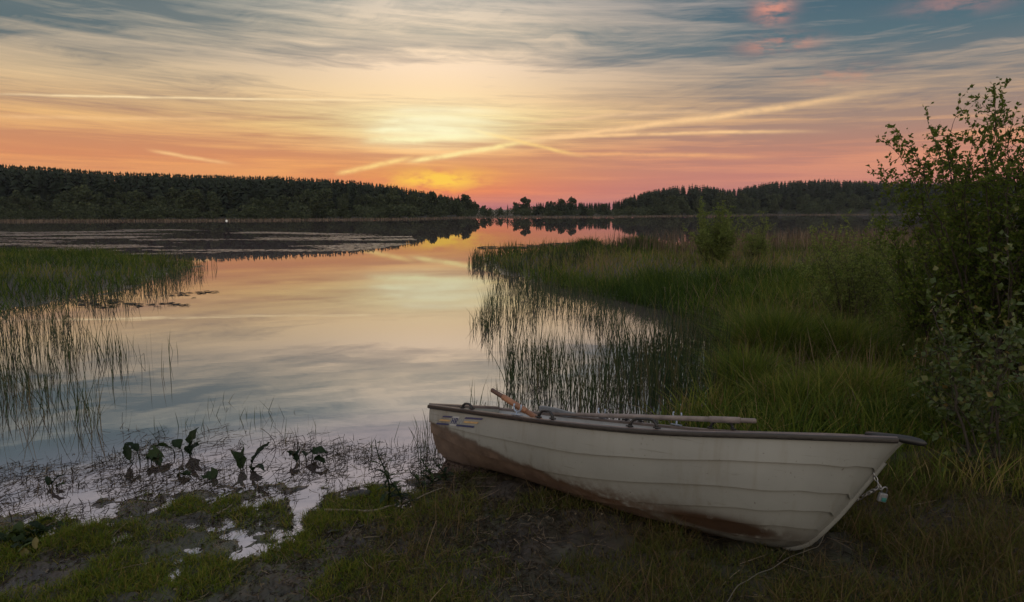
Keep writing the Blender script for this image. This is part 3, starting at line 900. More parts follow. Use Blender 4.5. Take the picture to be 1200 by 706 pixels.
t.links.new((dirt * .35 + .42).k, b.inputs['Roughness'])
bn = t.nodes.new('ShaderNodeBump'); bn.inputs['Strength'].default_value = .25; bn.inputs['Distance'].default_value = .004
t.links.new((na + nb_ * .5).k, bn.inputs['Height']); t.links.new(bn.outputs[0], b.inputs['Normal'])
M['hull'] = m
M['lining'] = simple('boat_lining', (.34, .35, .37), .5, .12, 6)
M['rail'] = simple('rub_rail_black', (.012, .009, .009), .4, .35, 12, .3)
M['railtop'] = simple('worn_rail_top_sky_sheen', (.115, .088, .080), .38, .3, 9, .2)  # worn top; its paler pinkish tone is reflected sky put into the colour
M['black'] = simple('black_rubber', (.012, .012, .013), .45, .2, 20)
M['galv'] = simple('galvanised', (.28, .33, .42), .4, .15, 30, 0, .4)
M['oarwood'] = simple('oar_wood', (.23, .105, .055), .5, .35, 9, .2)
M['oargrey'] = simple('weathered_oar_wood', (.20, .16, .145), .6, .25, 9, .2)
M['grip'] = simple('grip_brown', (.075, .035, .022), .5, .3, 14)
M['blade'] = simple('oar_blade_grey', (.21, .225, .25), .55, .12, 7)
M['navy'] = simple('navy_ink', (.018, .028, .10), .4, .15, 40)
M['ochre'] = simple('ochre_ink', (.42, .27, .12), .4, .15, 40)
M['pale_ink'] = simple('pale_ink', (.30, .33, .36), .4, .1, 40)
M['sticker'] = simple('sticker', (.36, .37, .38), .4, .06, 20)

# strake laps: t of each lower edge along s
LAPS = [([0, .225, .462, .598, .695, .778, .835, .888, .945, .960, .972, .982, 1], [.203, .247, .233, .187, .157, .13, .123, .13, .2, .28, .443, 1, 1]),
        ([0, .21, .328, .455, .562, .698, .795, .868, .93, .95, .963, 1], [.33, .5, .49, .443, .387, .307, .277, .28, .377, .517, 1, 1]),
        ([0, .148, .30, .42, .548, .66, .735, .792, .855, .9, .932, .95, 1], [.62, .74, .76, .69, .577, .49, .437, .407, .407, .457, .587, 1, 1]),
        ([0, .2, .4, .54, .655, .748, .828, .878, .91, .926, 1], [.78, .85, .78, .653, .573, .537, .52, .58, .71, 1, 1]),
        ([0, .3, .5, .68, .74, .782, .828, .865, .895, .908, 1], [.90, .92, .84, .69, .663, .663, .663, .727, .867, 1, 1])]
sv = np.concatenate([np.linspace(0, .84, 60), np.linspace(.85, 1, 90)]); ns = len(sv)
for side in (-1, 1):
    G = Geo(); prev = np.zeros(ns); rows = []
    edges = [pchip(*L, sv) for L in LAPS] + [np.ones(ns)]
    for i, e in enumerate(edges):
        e = np.minimum(np.maximum(e, prev + .015), 1)
        nn = 5 if i else 7
        for j in range(nn + 1):
            f = j / nn; tt = prev + (e - prev) * f
            off = (.016 * f if i < len(edges) - 1 else 0.0) * np.clip((1.0 - tt) * 3, 0, 1)
            rows.append(hull_pt(sv, tt, side) + hull_n(sv, tt, side) * off[:, None])
        prev = e
    G.grid(np.array(rows)); o = G.build('hull_side', M['hull'], boat)
    o.data.set_sharp_from_angle(angle=rad(22))
    # inside skin
    s_i = np.linspace(0.005, .985, 60); t_i = np.linspace(0.0, 1, 16)
    G = Geo(); P_ = hull_pt(s_i[:, None], t_i[None], side) - hull_n(s_i[:, None], t_i[None], side) * .03
    P_[..., 1] = np.where(side < 0, np.minimum(P_[..., 1], 0), np.maximum(P_[..., 1], 0)); G.grid(P_); G.build('hull_lining', M['lining'], boat)
# keel strip
kp = hull_pt(np.linspace(.02, .985, 50), np.ones(50)); kp[:, 1] = 0
G = Geo(); d = np.gradient(kp, axis=0); d /= np.linalg.norm(d, axis=1)[:, None]; dn = np.stack([d[:, 2], 0 * d[:, 0], -d[:, 0]], -1)
G.grid(np.stack([kp + [0, -.016, 0] - dn * .01, kp + dn * .022 + [0, -.012, 0], kp + dn * .022 + [0, .012, 0], kp + [0, .016, 0] - dn * .01], 1), close_v=True); G.build('keel', M['hull'], boat)
# transom with thickness
tt = np.linspace(0, 1, 14); st_ = hull_pt(0 * tt, tt, -1); pt_ = hull_pt(0 * tt, tt, 1)
G = Geo(); G.grid(np.stack([st_ * [1, 0.995, 1] + [-.004, 0, 0], pt_ * [1, .995, 1] + [-.004, 0, 0]], 1)); G.grid(np.stack([st_ * [1, .97, 1] + [.035, 0, .0], pt_ * [1, .97, 1] + [.035, 0, .0]], 1)); G.build('transom', M['hull'], boat)


def sweep(path, out, up, prof):
    return np.stack([path + out * a + up * c for a, c in prof], 1)


# gunwale rail: rounded rubbing strip all round
PROFS = [('gunwale', 'railtop', [(-.036, -.008), (-.036, .009), (-.028, .015), (.006, .015), (.012, .011), (.012, -.008)]),
         ('rub_rail', 'rail', [(.0135, -.004), (.0135, .007), (.018, .010), (.024, .007), (.026, -.004), (.023, -.016), (.014, -.021), (.006, -.021), (.006, -.010)])]
for side in (-1, 1):
    s_r = np.linspace(0, .985, 70); path = hull_pt(s_r, 0 * s_r, side)
    tg = np.gradient(path, axis=0); tg /= np.linalg.norm(tg, axis=1)[:, None]
    up = np.array([0, 0, 1.]) + 0 * path; out = np.cross(tg, up) * (1 if side < 0 else -1); out /= np.linalg.norm(out, axis=1)[:, None]
    for nm_, mk_, prof in PROFS:
        P_ = sweep(path, out, up, prof)
        P_ = np.concatenate([np.repeat(P_[:1].mean(1, keepdims=True), len(prof), 1), P_, np.repeat(P_[-1:].mean(1, keepdims=True), len(prof), 1)])
        G = Geo(); G.grid(P_, close_v=True); G.build(nm_, M[mk_], boat).data.set_sharp_from_angle(angle=rad(40))
# stern rail across the transom
c0 = hull_pt(0., 0., -1); c1 = hull_pt(0., 0., 1)
G = Geo(); G.box((c0 + c1) / 2 + [-.0, 0, .004], (.062, abs(c1[1] - c0[1]) - .02, .036), bev=.008); G.build('stern_rail', M['railtop'], boat)
# bow nose: black rubber cap reaching forward of the stem
tip = hull_pt(1., 0., -1) * [1, 0, 1]
G = Geo(); xs_ = np.array([-.20, -.12, -.05, .0, .04, .065, .08]); hw = np.array([.105, .080, .056, .042, .032, .020, .004]); hh = np.array([.015, .018, .021, .023, .021, .016, .005]); zz = np.array([.0, .0, .0, -.002, -.005, -.008, -.010])
th = np.arange(12) * 2 * np.pi / 12
rings = np.stack([np.stack([np.full(12, tip[0] + x), np.sign(np.cos(th)) * np.abs(np.cos(th))**.7 * w_, tip[2] + z_ + np.sign(np.sin(th)) * np.abs(np.sin(th))**.6 * h_] , -1) for x, w_, h_, z_ in zip(xs_, hw, hh, zz)])
rings = np.concatenate([np.repeat(rings[:1].mean(1, keepdims=True), 12, 1), rings, np.repeat(rings[-1:].mean(1, keepdims=True), 12, 1)])
G.grid(rings, close_v=True); G.build('bow_cap', M['black'], boat)
# thwarts and stern seat
for s0, wid, dz_ in ((.09, .42, .13), (.36, .26, .14), (.60, .24, .15)):
    p = hull_pt(s0, .0, 1); half = abs(hull_pt(s0, .28, 1)[1]) - .035
    G = Geo(); G.box((p[0], 0, p[2] - dz_ * SCALE), (wid, half * 2, .035), bev=.008); G.build('seat', M['lining'], boat)
# inner stringers show as a pale ledge under the far rail
# handles on the rail
def handle(s0, ln, ht, side=-1):
    p = hull_pt(s0, 0., side); q2 = hull_pt(s0 + .01, 0., side); d_ = q2 - p; d_ /= np.linalg.norm(d_)
    p = p + np.array([0, -side * .012, .02])
    prof_ = [(-ln / 2 - .012, -.004), (-ln / 2, ht * .55), (-ln / 2 + .018, ht * .92), (-ln / 2 + .035, ht), (ln / 2 - .035, ht), (ln / 2 - .018, ht * .92), (ln / 2, ht * .55), (ln / 2 + .012, -.004)]
    G = Geo(); G.tube([p + d_ * a + np.array([0, 0, c_]) for a, c_ in prof_], [.014, .010, .0095, .009, .009, .0095, .010, .014], 8)
    G.box(p + d_ * (-ln / 2 - .01) + [0, 0, .004], (.04, .03, .010), bev=.003); G.box(p + d_ * (ln / 2 + .01) + [0, 0, .004], (.04, .03, .010), bev=.003)
    G.build('handle', M['black'], boat)


handle(.138, .10, .036); handle(.395, .115, .050); handle(.615, .165, .052)
handle(.395, .115, .050, 1); handle(.615, .165, .052, 1)


# oarlocks: galvanised fork on a pin, with a plate on the rail
def oarlock(s0, side, lift):
    p = hull_pt(s0, 0., side) + np.array([0, -side * .008, .02])
    G = Geo(); G.tube([p + [0, 0, -.075], p + [0, 0, lift]], .0075, 8)
    c_ = p + [0, 0, lift + .036]
    a_ = np.radians(np.linspace(150, 390, 13)); G.tube([c_ + [math.cos(x) * .036, 0, math.sin(x) * .036] for x in a_], np.linspace(.007, .007, 13), 8)
    G.build('oarlock', M['galv'], boat)
    G = Geo(); G.box(p + [0, 0, .003], (.085, .038, .008), bev=.003); G.build('oarlock_plate', M['galv'], boat)


oarlock(.31, -1, .022); oarlock(.505, 1, .045)
oarlock(.31, 1, .022)

# decal on the top strake near the stern: stripes and the letters HR
def decal_pt(u, v, lift=.004):
    """u 0..1 along, v 0..1 downwards on the sticker panel"""
    s_ = .045 + u * .165 - v * .012
    t_ = (.105 - u * .045) + v * ((.215 - u * .035) - (.105 - u * .045))
    edge = pchip(*LAPS[0], s_); off = .016 * t_ / np.maximum(edge, .01)
    return hull_pt(s_, t_, -1) + hull_n(s_, t_, -1) * (np.asarray(off) + lift)[..., None]


def decal_quad(G, pts, lift=.005, n=8):
    """pts: four (u,v) corners"""
    a, b_, c_, d_ = [np.array(p, float) for p in pts]
    f = np.linspace(0, 1, n)[:, None]; top = a + (b_ - a) * f; bot = d_ + (c_ - d_) * f
    uv = np.stack([top, bot], 1); G.grid(decal_pt(uv[..., 0], uv[..., 1], lift))


def rect(u0, v0, u1, v1): return [(u0, v0), (u1, v0), (u1, v1), (u0, v1)]


for u0, u1, v0, v1 in ((.09, .30, .00, .17), (.00, .29, .80, .97), (.60, .97, .00, .18), (.47, .86, .80, .98)):
    G = Geo(); decal_quad(G, [(u0, v0), (u1, v0), (u1 - .015, v1), (u0 - .02, v1)]); G.build('navy_stripe', M['navy'], boat)
for pts_ in ([(.05, .40), (.29, .40), (.28, .58), (.03, .58)], [(.60, .40), (.92, .40), (.89, .58), (.60, .58)]):
    G = Geo(); decal_quad(G, pts_); G.build('ochre_stripe', M['ochre'], boat)
G = Geo(); decal_quad(G, rect(.305, .0, .46, .97), .003); G.build('letter_panel', M['sticker'], boat)
G = Geo()
for q_ in (rect(.318, .16, .338, .80), rect(.362, .16, .382, .80), rect(.338, .42, .362, .54),
           rect(.396, .16, .416, .80), rect(.416, .16, .438, .27), rect(.416, .43, .438, .54), rect(.436, .20, .452, .50), [(.418, .54), (.436, .54), (.458, .80), (.438, .80)]):
    decal_quad(G, q_, .005, 3)
G.build('letters_HR', M['navy'], boat).name = 'lettering'
G = Geo()
for q_ in (rect(.485, .25, .497, .72), [(.497, .25), (.510, .25), (.545, .72), (.532, .72)], rect(.545, .25, .557, .72)):
    decal_quad(G, q_, .005, 3)
G.build('faded_lettering', M['pale_ink'], boat)

# ------------------------------------------------------------------ oars
def oar(label, p_grip, p_blade, wood, roll, blade_len=.42, group='oars in the boat'):
    """wooden oar from grip end to blade tip (world points)"""
    a, b_ = Vector(p_grip), Vector(p_blade); L_ = (b_ - a).length
    root = empty('oar', a, 0, label, 'oar', group)
    root.rotation_euler = ((b_ - a).to_track_quat('X', 'Z').to_matrix() @ Matrix.Rotation(roll, 3, 'X')).to_euler()
    G = Geo(); G.tube([(0, 0, 0), (.006, 0, 0), (.10, 0, 0), (.11, 0, 0)], [.014, .0175, .0175, .016], 12); G.build('grip', M['grip'] if wood == 'oarwood' else M[wood], root)
    G = Geo(); G.tube([(.11, 0, 0), (.115, 0, 0), (.34, 0, 0), (.345, 0, 0)], [.017, .023, .0235, .020], 12); G.build('sleeve', M[wood], root)
    G = Geo(); G.tube([(.345, 0, 0), (L_ * .6, 0, 0), (L_ - blade_len * .35, 0, 0)], [.0195, .019, .013], 12); G.build('shaft', M[wood], root)
    G = Geo(); xs_ = np.linspace(L_ - blade_len, L_, 14); f = np.linspace(0, 1, 14)
    hw_ = pchip([0, .25, .5, .85, 1], [.018, .036, .058, .066, .054], f); th_ = .008 - .003 * f; k = 10; a_ = np.arange(k) * 2 * np.pi / k
    rg = np.stack([np.stack([np.full(k, x), np.cos(a_) * w_, np.sin(a_) * t_ + .03 * ff**2], -1) for x, w_, t_, ff in zip(xs_, hw_, th_, f)])
    rg = np.concatenate([np.repeat(rg[:1].mean(1, keepdims=True), k, 1), rg, np.repeat(rg[-1:].mean(1, keepdims=True), k, 1)])
    G.grid(rg, close_v=True); G.build('blade', M['blade'], root)
    return root


g0 = atd(576, 457, 5.12); g1 = atd(634, 493, 4.86); dv = (g1 - g0) / np.linalg.norm(g1 - g0)
oar('brown oar with its grip sticking up over the near rail', g0, g0 + dv * 1.12, 'oarwood', .4)
far1 = bw(hull_pt(.685, 0., 1)); far0 = bw(hull_pt(.125, 0., 1))
e1 = atd(886, 493.5, far1[1] + .0); e0 = atd(631, 484.5, far0[1] - .05)
oar('weathered grey oar lying along the far rail with pale blade aft', e1, e0, 'oargrey', 1.25, .40)

# ------------------------------------------------------------------ chain and padlock hanging from the stem
M['steel'] = simple('chain_steel', (.24, .24, .25), .3, .2, 60, 0, .9)
M['lockbody'] = simple('padlock_body', (.16, .165, .18), .42, .15, 40, 0, .2)
M['rope'] = simple('rope_fibre', (.10, .088, .07), .8, .2, 60)
M['teal'] = simple('teal_label', (.02, .12, .11), .5, .2, 60)
stem = bw(hull_pt(.978, 1., -1) * [1, 0, 1])
lock = empty('padlock_chain', stem, 0, 'short steel chain with a grey padlock hanging from the bow stem', 'padlock')


def link(G, c, d, n_, L_=.019, r=.0034):
    d = np.array(d) / np.linalg.norm(d); n_ = np.array(n_) - d * np.dot(n_, d); n_ /= np.linalg.norm(n_)
    a_ = np.arange(14) * 2 * np.pi / 14
    ring = [c + d * (math.cos(x) * L_ * .8) + n_ * (math.sin(x) * L_ * .42) for x in a_]
    ring.append(ring[0]); G.tube(ring, r, 6, False)


G = Geo(); lk = atd(1034, 583, stem[1] - .06); pts = []
pa = atd(1024, 556, stem[1] - .02); pb = atd(1031, 571, stem[1] - .05)
pc = bw(hull_pt(.962, .995, -1)); cpts = [pa + (pb - pa) * f for f in (0, .5, 1)]
G2 = Geo()
for i, c_ in enumerate([pa + (pb - pa) * f for f in (0, .35, .7, 1.)]): link(G2, c_ - np.array(stem), pb - pa, (1, 0, 0) if i % 2 else (0, 1, .3))
pd = atd(1004, 586, stem[1] + .03); mid = atd(1018, 578, stem[1] - .04)
path = [pb, mid, pd]
tot = [path[0] + (path[1] - path[0]) * f for f in np.linspace(.15, .9, 4)] + [path[1] + (path[2] - path[1]) * f for f in np.linspace(0, 1, 4)]
for i, c_ in enumerate(tot): link(G2, c_ - np.array(stem), path[2] - path[0], (0, 1, 0) if i % 2 else (0, .2, 1))
G2.build('chain', M['steel'], lock)
lc = lk - np.array(stem)
rot = Matrix.Rotation(.22, 3, 'Y')
G = Geo(); G.box(lc, (.044, .024, .050), np.array(rot), .006); body = G.build('lock_body', M['lockbody'], lock)
sh = [Vector((-.014, 0, .026)), Vector((-.014, 0, .046)), Vector((-.010, 0, .056)), Vector((0, 0, .060)), Vector((.010, 0, .056)), Vector((.014, 0, .046)), Vector((.014, 0, .026))]
G = Geo(); G.tube([lc + np.array(rot @ v) for v in sh], .0042, 8); G.build('shackle', M['steel'], lock)
G = Geo(); G.box(lc + np.array(rot @ Vector((.004, -.0135, -.008))), (.026, .003, .022), np.array(rot), .001); G.build('label_plate', M['teal'], lock)

rp = [bw(hull_pt(.935, 1., -1)), atd(958, 640, 3.72)]
for px, py in ((940, 655), (915, 671), (890, 686), (868, 701), (850, 716), (838, 735)):
    p = at(px, py, .1); p[2] = gz(p[:2])[0] + .045; rp.append(p)
rp = np.array(rp); f = np.linspace(0, len(rp) - 1, 40)
rp = np.stack([pchip(range(len(rp)), rp[:, i], f) for i in range(3)], -1); rp[:, 2] += .006 * np.sin(f * 5)
G = Geo(); G.tube(rp, .0024, 6); tag(G.build('mooring_rope', M['rope']), 'thin pale mooring rope running from the bow keel into the grass', 'rope')


# ------------------------------------------------------------------ shrubs and saplings
def leaves_mesh(P, D, s, asp=.5):
    """folded pointed leaves: base P, direction D, length s"""
    n = len(P); r = RNG.normal(size=(n, 3)); D = D / (np.linalg.norm(D, axis=1)[:, None] + 1e-9)
    w = np.cross(D, r); w /= np.linalg.norm(w, axis=1)[:, None] + 1e-9; nn = np.cross(w, D)
    s = s[:, None]; tip_ = P + D * s + nn * s * RNG.uniform(-.25, .1, (n, 1)); mid_ = P + D * s * .45
    l = mid_ + w * s * asp * .5 + nn * s * .1; r_ = mid_ - w * s * asp * .5 + nn * s * .1
    V = np.stack([P, l, tip_, r_, mid_], 1).reshape(-1, 3); b0 = np.arange(n)[:, None] * 5
    return V, np.concatenate([b0 + [[0, 1, 4]], b0 + [[1, 2, 4]], b0 + [[2, 3, 4]], b0 + [[3, 0, 4]]])


def shrub(name, loc, height, spread, nstem, label, cat, leaf=.04, leafm='leaf', twigs=22, per=10, lean=(0, 0), stem_r=.012, start=.15, asp=.55, twig_len=.22, rel=None, seed=0, bark='bark', sub=2, hmin=.6):
    rg = np.random.default_rng(seed)
    root = empty(name, (*loc[:2], 0), 0, label, cat); z0 = float(gz(np.array(loc[:2]))[0]) - .05
    root.location.z = z0
    G = Geo(); LP = []; LD = []
    def twig(p, d, L_, r, depth):
        n_ = max(3, int(L_ / .05)); pts = [p]; d = d / np.linalg.norm(d)
        for i in range(n_):
            d = d + rg.normal(0, .13, 3) + np.array([0, 0, .05]); d /= np.linalg.norm(d); pts.append(pts[-1] + d * L_ / n_)
        pts = np.array(pts); G.tube(pts, np.linspace(r, r * .35, len(pts)), 3 if depth else 5, False)
        if depth < sub and L_ > .1:
            for k in range(2 if depth == 0 else 1):
                j = rg.integers(1, len(pts)); twig(pts[j], d + rg.normal(0, .8, 3), L_ * rg.uniform(.4, .75), r * .6, depth + 1)
        m_ = max(2, int(per * L_ / twig_len))
        f = rg.uniform(.1, 1, m_) * (len(pts) - 1); i0 = np.minimum(f.astype(int), len(pts) - 2)
        LP.append(pts[i0] + (pts[i0 + 1] - pts[i0]) * (f - i0)[:, None]); LD.append(d[None] * .6 + rg.normal(0, .75, (m_, 3)) + [0, 0, .15])
    for k in range(nstem):
        a = rg.uniform(0, 2 * np.pi); hk = height * rg.uniform(hmin, 1.0) if k else height
        out = spread * math.sqrt(rg.uniform(0.02, 1)); bx0 = np.array([math.cos(a), math.sin(a), 0]) * out * .18
        target = np.array([math.cos(a) * out + lean[0] * hk, math.sin(a) * out + lean[1] * hk, hk * (1 - .28 * (out / max(spread, .01))**2)])
        n_ = 12; f = np.linspace(0, 1, n_)[:, None]
        pts = bx0 + (target - bx0) * np.concatenate([f**1.15, f**1.15, f**.85], 1)
        pts = pts + np.cumsum(rg.normal(0, .012 * height, (n_, 3)), 0) * [1, 1, .3] * (f > .05)
        r = stem_r * rg.uniform(.6, 1.2)
        G.tube(pts, np.linspace(r, r * .18, n_), 6, False)
        for j in range(twigs):
            ff = start + (1 - start) * rg.uniform(0, 1)**.8; q_ = ff * (n_ - 1); i0 = min(int(q_), n_ - 2); p = pts[i0] + (pts[i0 + 1] - pts[i0]) * (q_ - i0)
            d = (pts[i0 + 1] - pts[i0]); d /= np.linalg.norm(d); dd = d * .5 + rg.normal(0, .6, 3)
            twig(p, dd, twig_len * rg.uniform(.5, 1.4) * (1.15 - .6 * ff), r * .25 + .001, 0)
        twig(pts[-1], pts[-1] - pts[-2], twig_len * 1.1, .0022, 0)
    G.build('stems', M[bark], root)
    P_ = np.concatenate(LP); D_ = np.concatenate(LD); n = len(P_)
    keep = P_[:, 2] > .02; P_, D_ = P_[keep], D_[keep]; n = len(P_)
    V, T = leaves_mesh(P_, D_, leaf * rg.uniform(.6, 1.25, n), asp)
    tn = np.repeat(np.clip(rg.normal(.42, .22, n), 0, 1), 5)
    mesh_np('foliage', V, [T], M[leafm], root, False, tn)
    return root


def spot(px, D): return ((px - 600) / 800 * (D * CP + 1.2 * SP), D)


shrub('willow_bush', spot(1178, 7.0), 3.28, 1.15, 62, 'tallest dense willow bush rising against the sky at the right edge', 'bush', .044, 'leaf', 25, 14, (-.03, 0), .014, .12, .6, .26, seed=2, hmin=.74)
shrub('willow_bush', spot(1110, 8.2), 2.25, .85, 40, 'dense leafy bush filling the left flank of the tall willow', 'bush', .042, 'leaf', 19, 12, (-.05, 0), .010, .06, .6, .24, seed=3)
shrub('willow_bush', spot(1290, 6.6), 3.2, 1.1, 34, 'dark bush cut by the right edge behind the tall willow', 'bush', .048, 'leaf', 26, 14, (-.03, 0), .014, .1, .6, .26, seed=4)
shrub('willow_bush', spot(1003, 10.5), 2.0, .75, 30, 'loose pale bush standing left of the big willow in the meadow', 'bush', .042, 'leaf_pale', 20, 11, (0, 0), .008, .12, .55, .24, seed=5)
shrub('willow_bush', spot(838, 21.5), 1.95, .85, 26, 'upright grey green willow bush alone on the meadow point', 'bush', 0.062, 'leaf_pale', 26, 15, (0, 0), .014, .1, .45, .30, seed=6)
shrub('willow_bush', spot(886, 22.5), 1.6, .6, 12, 'thin low willow beside the lone bush on the meadow point', 'bush', .055, 'leaf_pale', 18, 11, (0, 0), .010, .15, .45, .28, seed=7)
shrub('aspen_sapling', spot(1166, 4.75), 1.75, .38, 5, 'slender sapling with large pale leaves at the right of the bow', 'sapling', .055, 'leaf_big', 17, 6, (-.06, .02), .011, .10, .8, .26, seed=8, sub=1)
shrub('aspen_sapling', spot(1120, 5.6), 1.25, .42, 6, 'shorter leafy sapling between the willow and the boat bow', 'sapling', .050, 'leaf_big', 14, 6, (0, 0), .008, .12, .8, .24, seed=9, sub=1)


# grass tussocks
def tussock(loc, r, n, h, w, label, tint=.4):
    q = RNG.normal(0, 1, (n, 2)) * r * .42; d = np.linalg.norm(q, axis=1)
    root_z = float(gz(np.array(loc[:2]))[0])
    o = blades('grass_tussock', np.concatenate([q, np.full((n, 1), -.03)], 1), h * RNG.uniform(.6, 1.1, n) * np.clip(1.1 - .35 * d / r, .3, 1.1), w, M['meadow'], .75, .35, np.clip(RNG.normal(tint, .18, n), 0, 1), 4)
    o.location = (loc[0], loc[1], root_z)
    return tag(o, label, 'grass tussock')


tussock(spot(915, 8.8), .62, 3200, .80, .010, 'big round green grass tussock behind the boat near the rushes')
tussock(spot(985, 8.6), .55, 2200, .70, .010, 'grass tussock between the round tussock and the willow', .5)
tussock(spot(880, 7.4), .40, 1700, .62, .009, 'small grass tussock at the edge of the rushes behind the oar grip', .45)
tussock(spot(1005, 6.6), .45, 1900, .58, .009, 'bright grass tussock behind the bow of the boat', .6)
tussock(spot(945, 6.4), .38, 1500, .52, .009, 'low grass tussock close behind the middle of the rail', .5)
tussock(spot(690, 31), .55, 900, .75, .03, 'left of two dark tussocks on the far edge of the point', .15)
tussock(spot(748, 32), .75, 1200, .85, .03, 'right of two dark tussocks on the far edge of the point', .15)

# ------------------------------------------------------------------ plants in the shallows
def dock_leaf(L_, w, curl, seed):
    rg = np.random.default_rng(seed); n_, k = 9, 5; f = np.linspace(0, 1, n_)
    hw_ = w * pchip([0, .12, .4, .8, 1], [.05, .55, 1, .62, .03], f)
    P_ = np.zeros((n_, k, 3))
    ang = curl * f; cx = np.concatenate([[0], np.cumsum(np.cos(ang[:-1]) * L_ / (n_ - 1))]); cz = np.concatenate([[0], np.cumsum(-np.sin(ang[:-1]) * L_ / (n_ - 1))])
    for j in range(k):
        v = (j - 2) / 2; wav = rg.uniform(-.3, .3, n_) * w * (abs(v) + .2)
        P_[:, j] = np.stack([cx, v * hw_ * (1 + rg.uniform(-.25, .25, n_) * abs(v)), cz + abs(v)**1.5 * hw_ * .45 + wav], -1)
    return P_


def dock_plant(px, py, label, leaves, group='broad leaved plants in the shallows', name='dock_plant'):
    p = at(px, py, 0.0); root = empty(name, (p[0], p[1], -.03), RNG.uniform(-.2, .2), label, 'water plant', group)
    G = Geo()
    for i, (ox, h, yaw, pit, L_, w, curl) in enumerate(leaves):
        base = np.array([ox, RNG.uniform(-.02, .02), 0]); h *= .6; w *= 1.15; top = base + np.array([ox * .3 + RNG.uniform(-.02, .02), 0, h + .03])
        G.tube([base, (base + top) / 2 + [.006, .004, 0], top], [.006, .005, .004], 5)
        g2 = Geo(); g2.grid(dock_leaf(L_, w, curl, 50 + i + int(px)))
        lf = g2.build('leaf', M['dock'], root, True, np.full(45, RNG.uniform(.1, .8)))
        lf.location = tuple(top); lf.rotation_euler = (RNG.uniform(-.5, .5), -pit, yaw)
    G.build('stalk', M['dock'], root, True, np.full(G.n, .1))


dock_plant(172, 543, 'leftmost of the dark broad leaved plants standing in the shallows', [(-.06, .16, 3.0, 1.0, .13, .035, .8), (.0, .08, .2, .5, .15, .06, 1.6), (.03, .06, -.6, .3, .14, .06, 1.2), (-.1, .05, 2.5, 1.2, .16, .03, .5)])
dock_plant(212, 535, 'tallest dark plant with two upright broad leaves in the shallows', [(.05, .06, .3, 1.35, .22, .055, .3), (.02, .13, 2.7, .9, .13, .04, 1.2), (-.06, .10, 3.1, .5, .19, .04, .9), (.06, .02, .0, 1.2, .15, .06, .6)])
dock_plant(234, 560, 'low drooping pair of dark leaves in front of the tallest plant', [(.05, .06, -.6, .1, .12, .045, 1.8), (-.06, .03, 2.9, .2, .13, .04, .9)])
dock_plant(288, 552, 'forked dark plant with one pointed leaf leaning right', [(.03, .12, .25, .95, .22, .04, .3), (-.03, .12, 1.2, 1.3, .12, .018, .2), (-.04, .02, 2.6, 1.35, .18, .045, .9), (.05, .0, -.4, .9, .17, .04, 1.6)])
dock_plant(357, 542, 'green topped plant standing rightmost in the shallows', [(-.04, .13, 2.9, .2, .09, .045, 1.3), (.04, .13, .2, .35, .13, .05, 1.0), (.0, .08, 1.2, .5, .12, .05, 1.4), (.06, .02, -.5, .5, .14, .035, 1.3), (-.04, .0, 3.3, 1.2, .13, .03, .8)])
dock_plant(62, 572, 'small wilted plant in the shallows nearest the left edge', [(.0, .05, .5, 1.0, .11, .025, .8), (-.03, .02, 2.2, 1.2, .10, .02, 1.2), (.03, .0, -.3, .8, .09, .02, 1.)])


# tall thistle-like weed by the stern
def weed_plant(px, py, H_, label, seed, name='thistle', nleaf=22, L0=.14):
    rg = np.random.default_rng(seed); p = at(px, py, .02); root = empty(name, (p[0], p[1], float(gz(p[:2])[0]) - .02), 0, label, 'weed')
    G = Geo(); f = np.linspace(0, 1, 9)[:, None]; st = np.concatenate([-.05 * f + .03 * np.sin(f * 5), .02 * f, H_ * f], 1); G.tube(st, np.linspace(.007, .003, 9), 6)
    GL = Geo()
    for i in range(nleaf):
        ff = .12 + .86 * i / nleaf; p_ = np.array([np.interp(ff, f[:, 0], st[:, k]) for k in range(3)]); a = i * 2.4 + rg.uniform(-.4, .4)
        L_ = L0 * (1.1 - .75 * ff) * rg.uniform(.7, 1.2); P_ = dock_leaf(L_, L_ * .09, rg.uniform(.4, 1.4), i); P_[::2, [0, 4], 1] *= 1.6
        pit = rg.uniform(.1, .8); R_ = np.array(Matrix.Rotation(a, 3, 'Z') @ Matrix.Rotation(-pit, 3, 'Y')); GL.grid(P_ @ R_.T + p_)
    G.build('stem', M['dock'], root, True, np.full(G.n, .3)); GL.build('leaves', M['dock'], root, True, np.repeat(rg.uniform(.1, .9, nleaf), 45))


weed_plant(454, 590, .48, 'tall dark spiky weed at the waterline left of the stern', 5)
weed_plant(468, 592, .28, 'short spiky weed growing right beside the tall one', 8, nleaf=14)
weed_plant(505, 568, .26, 'bushy low weed touching the boat stern', 9, nleaf=26, L0=.12)
weed_plant(520, 566, .20, 'small weed under the boat transom', 12, nleaf=18, L0=.10)
weed_plant(492, 575, .18, 'smallest weed between the tall spiky weed and the stern', 13, nleaf=14, L0=.1)

# leafy clumps on the mud
def rosette(px, py, n, L_, w, label, seed, matk='dock', hi=.5):
    rg = np.random.default_rng(seed); p = at(px, py, .03); root = empty('leafy_clump', (p[0], p[1], float(gz(p[:2])[0])), 0, label, 'weed')
    for i in range(n):
        g2 = Geo(); g2.grid(dock_leaf(L_ * rg.uniform(.6, 1.2), w * rg.uniform(.7, 1.2), rg.uniform(.3, 1.3), seed + i))
        lf = g2.build('leaf', M[matk], root, True, np.full(45, rg.uniform(.2, 1)))
        lf.location = (rg.normal(0, .05), rg.normal(0, .05), rg.uniform(0, .06)); lf.rotation_euler = (rg.uniform(-.6, .6), -rg.uniform(.1, 1.1) * hi * 2, rg.uniform(0, 6.28))


